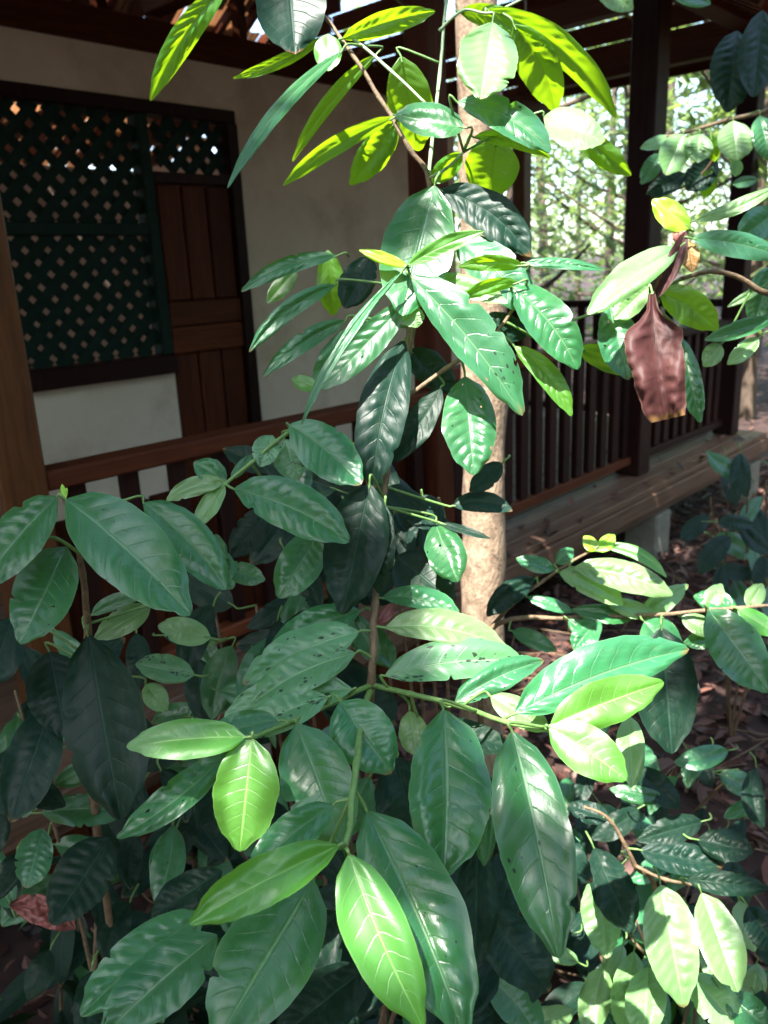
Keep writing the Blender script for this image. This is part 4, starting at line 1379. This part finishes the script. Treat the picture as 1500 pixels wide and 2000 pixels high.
# far wood closing the view
def far_wood():
    rg = random.Random(9)
    cv, cf = [], []
    for i in range(12000):
        a = radians(rg.uniform(-5, 95)); r = rg.uniform(24, 38)
        z = abs(rg.gauss(0, 1)) * 2.2 + rg.uniform(0, 2.0)
        p = Vector((cos(a) * r, sin(a) * r, z))
        s = rg.uniform(.25, .5)
        th = rg.uniform(0, 6.28); dr_ = rg.uniform(-.8, .5)
        ax = Vector((cos(th) * cos(dr_), sin(th) * cos(dr_), sin(dr_)))
        si = ax.cross(Vector((rg.uniform(-.6, .6), rg.uniform(-.6, .6), 1))).normalized()
        b = len(cv)
        cv += [p, p + ax * s * .5 + si * s * .25, p + ax * s, p + ax * s * .5 - si * s * .25]
        cf.append((b, b + 1, b + 2, b + 3))
    o = link('far_wood', mesh('far_wood', cv, cf), MAT_FOL[1])
    tag(o, 'bright green mass of far foliage behind the forest trees', 'foliage', kind='stuff')


far_wood()

# ------------------------------------------------------------------ leaf litter
def litter():
    rg = random.Random(3)
    cv, cf = [], []
    for i in range(20000):
        if rg.random() < .8:
            x = rg.uniform(0.2, 7.5); y = rg.uniform(-1.6, 2.4)
        else:
            x = rg.uniform(5, 14); y = rg.uniform(-1, 9)
        z = gz(x, y) + rg.uniform(0.004, 0.035)
        if i < 90:                                       # some have blown onto the veranda
            x = rg.uniform(2.6, 6.2); y = 1.96 + 0.9 * rg.random() ** 2; z = DK + 0.006
        s = .03 + .09 * rg.random() ** 2
        th = rg.uniform(0, 6.28)
        dr_ = rg.gauss(0, .4)
        ax = Vector((cos(th) * cos(dr_), sin(th) * cos(dr_), sin(dr_)))
        si = ax.cross(Vector((rg.gauss(0, .3), rg.gauss(0, .3), 1))).normalized()
        nn = si.cross(ax)
        p = Vector((x, y, z)); cu = rg.uniform(-.12, .2)
        b = len(cv)
        cv += [p, p + ax * s * .3 + si * s * .2 + nn * s * cu, p + ax * s * .7 + si * s * .18 + nn * s * cu, p + ax * s, p + ax * s * .7 - si * s * .18 + nn * s * cu, p + ax * s * .3 - si * s * .2 + nn * s * cu,
               p + ax * s * .35, p + ax * s * .7]
        cf += [(b, b + 1, b + 6), (b + 1, b + 2, b + 7, b + 6), (b + 2, b + 3, b + 7), (b, b + 6, b + 5), (b + 6, b + 7, b + 4, b + 5), (b + 7, b + 3, b + 4)]
    o = link('leaf_litter', mesh('leaf_litter', cv, cf), MAT_LITTER)
    tag(o, 'brown dead leaves covering the forest floor', 'leaf litter', kind='stuff')


litter()


def twigs():
    rg = random.Random(31)
    vs, fs = [], []
    for i in range(420):
        x = rg.uniform(0.5, 6.5); y = rg.uniform(-1.4, 2.0)
        a = rg.uniform(0, 6.28); L = rg.uniform(.12, .5)
        p = Vector((x, y, gz(x, y) + 0.03))
        q = p + Vector((cos(a) * L, sin(a) * L, rg.uniform(-.01, .05)))
        m_ = (p + q) / 2 + Vector((rg.uniform(-.03, .03), rg.uniform(-.03, .03), 0.01))
        v2, f2 = tube_data([p, m_, q], [0.004, 0.003, 0.0015], 5)
        b = len(vs); vs += v2; fs += [tuple(b + k for k in f) for f in f2]
    o = link('fallen_twigs', mesh('fallen_twigs', vs, fs, True), MAT_STEM)
    tag(o, 'thin dry twigs strewn over the leaf litter', 'twigs', kind='stuff')


twigs()
print('objects', len(bpy.data.objects), 'thatch', count)
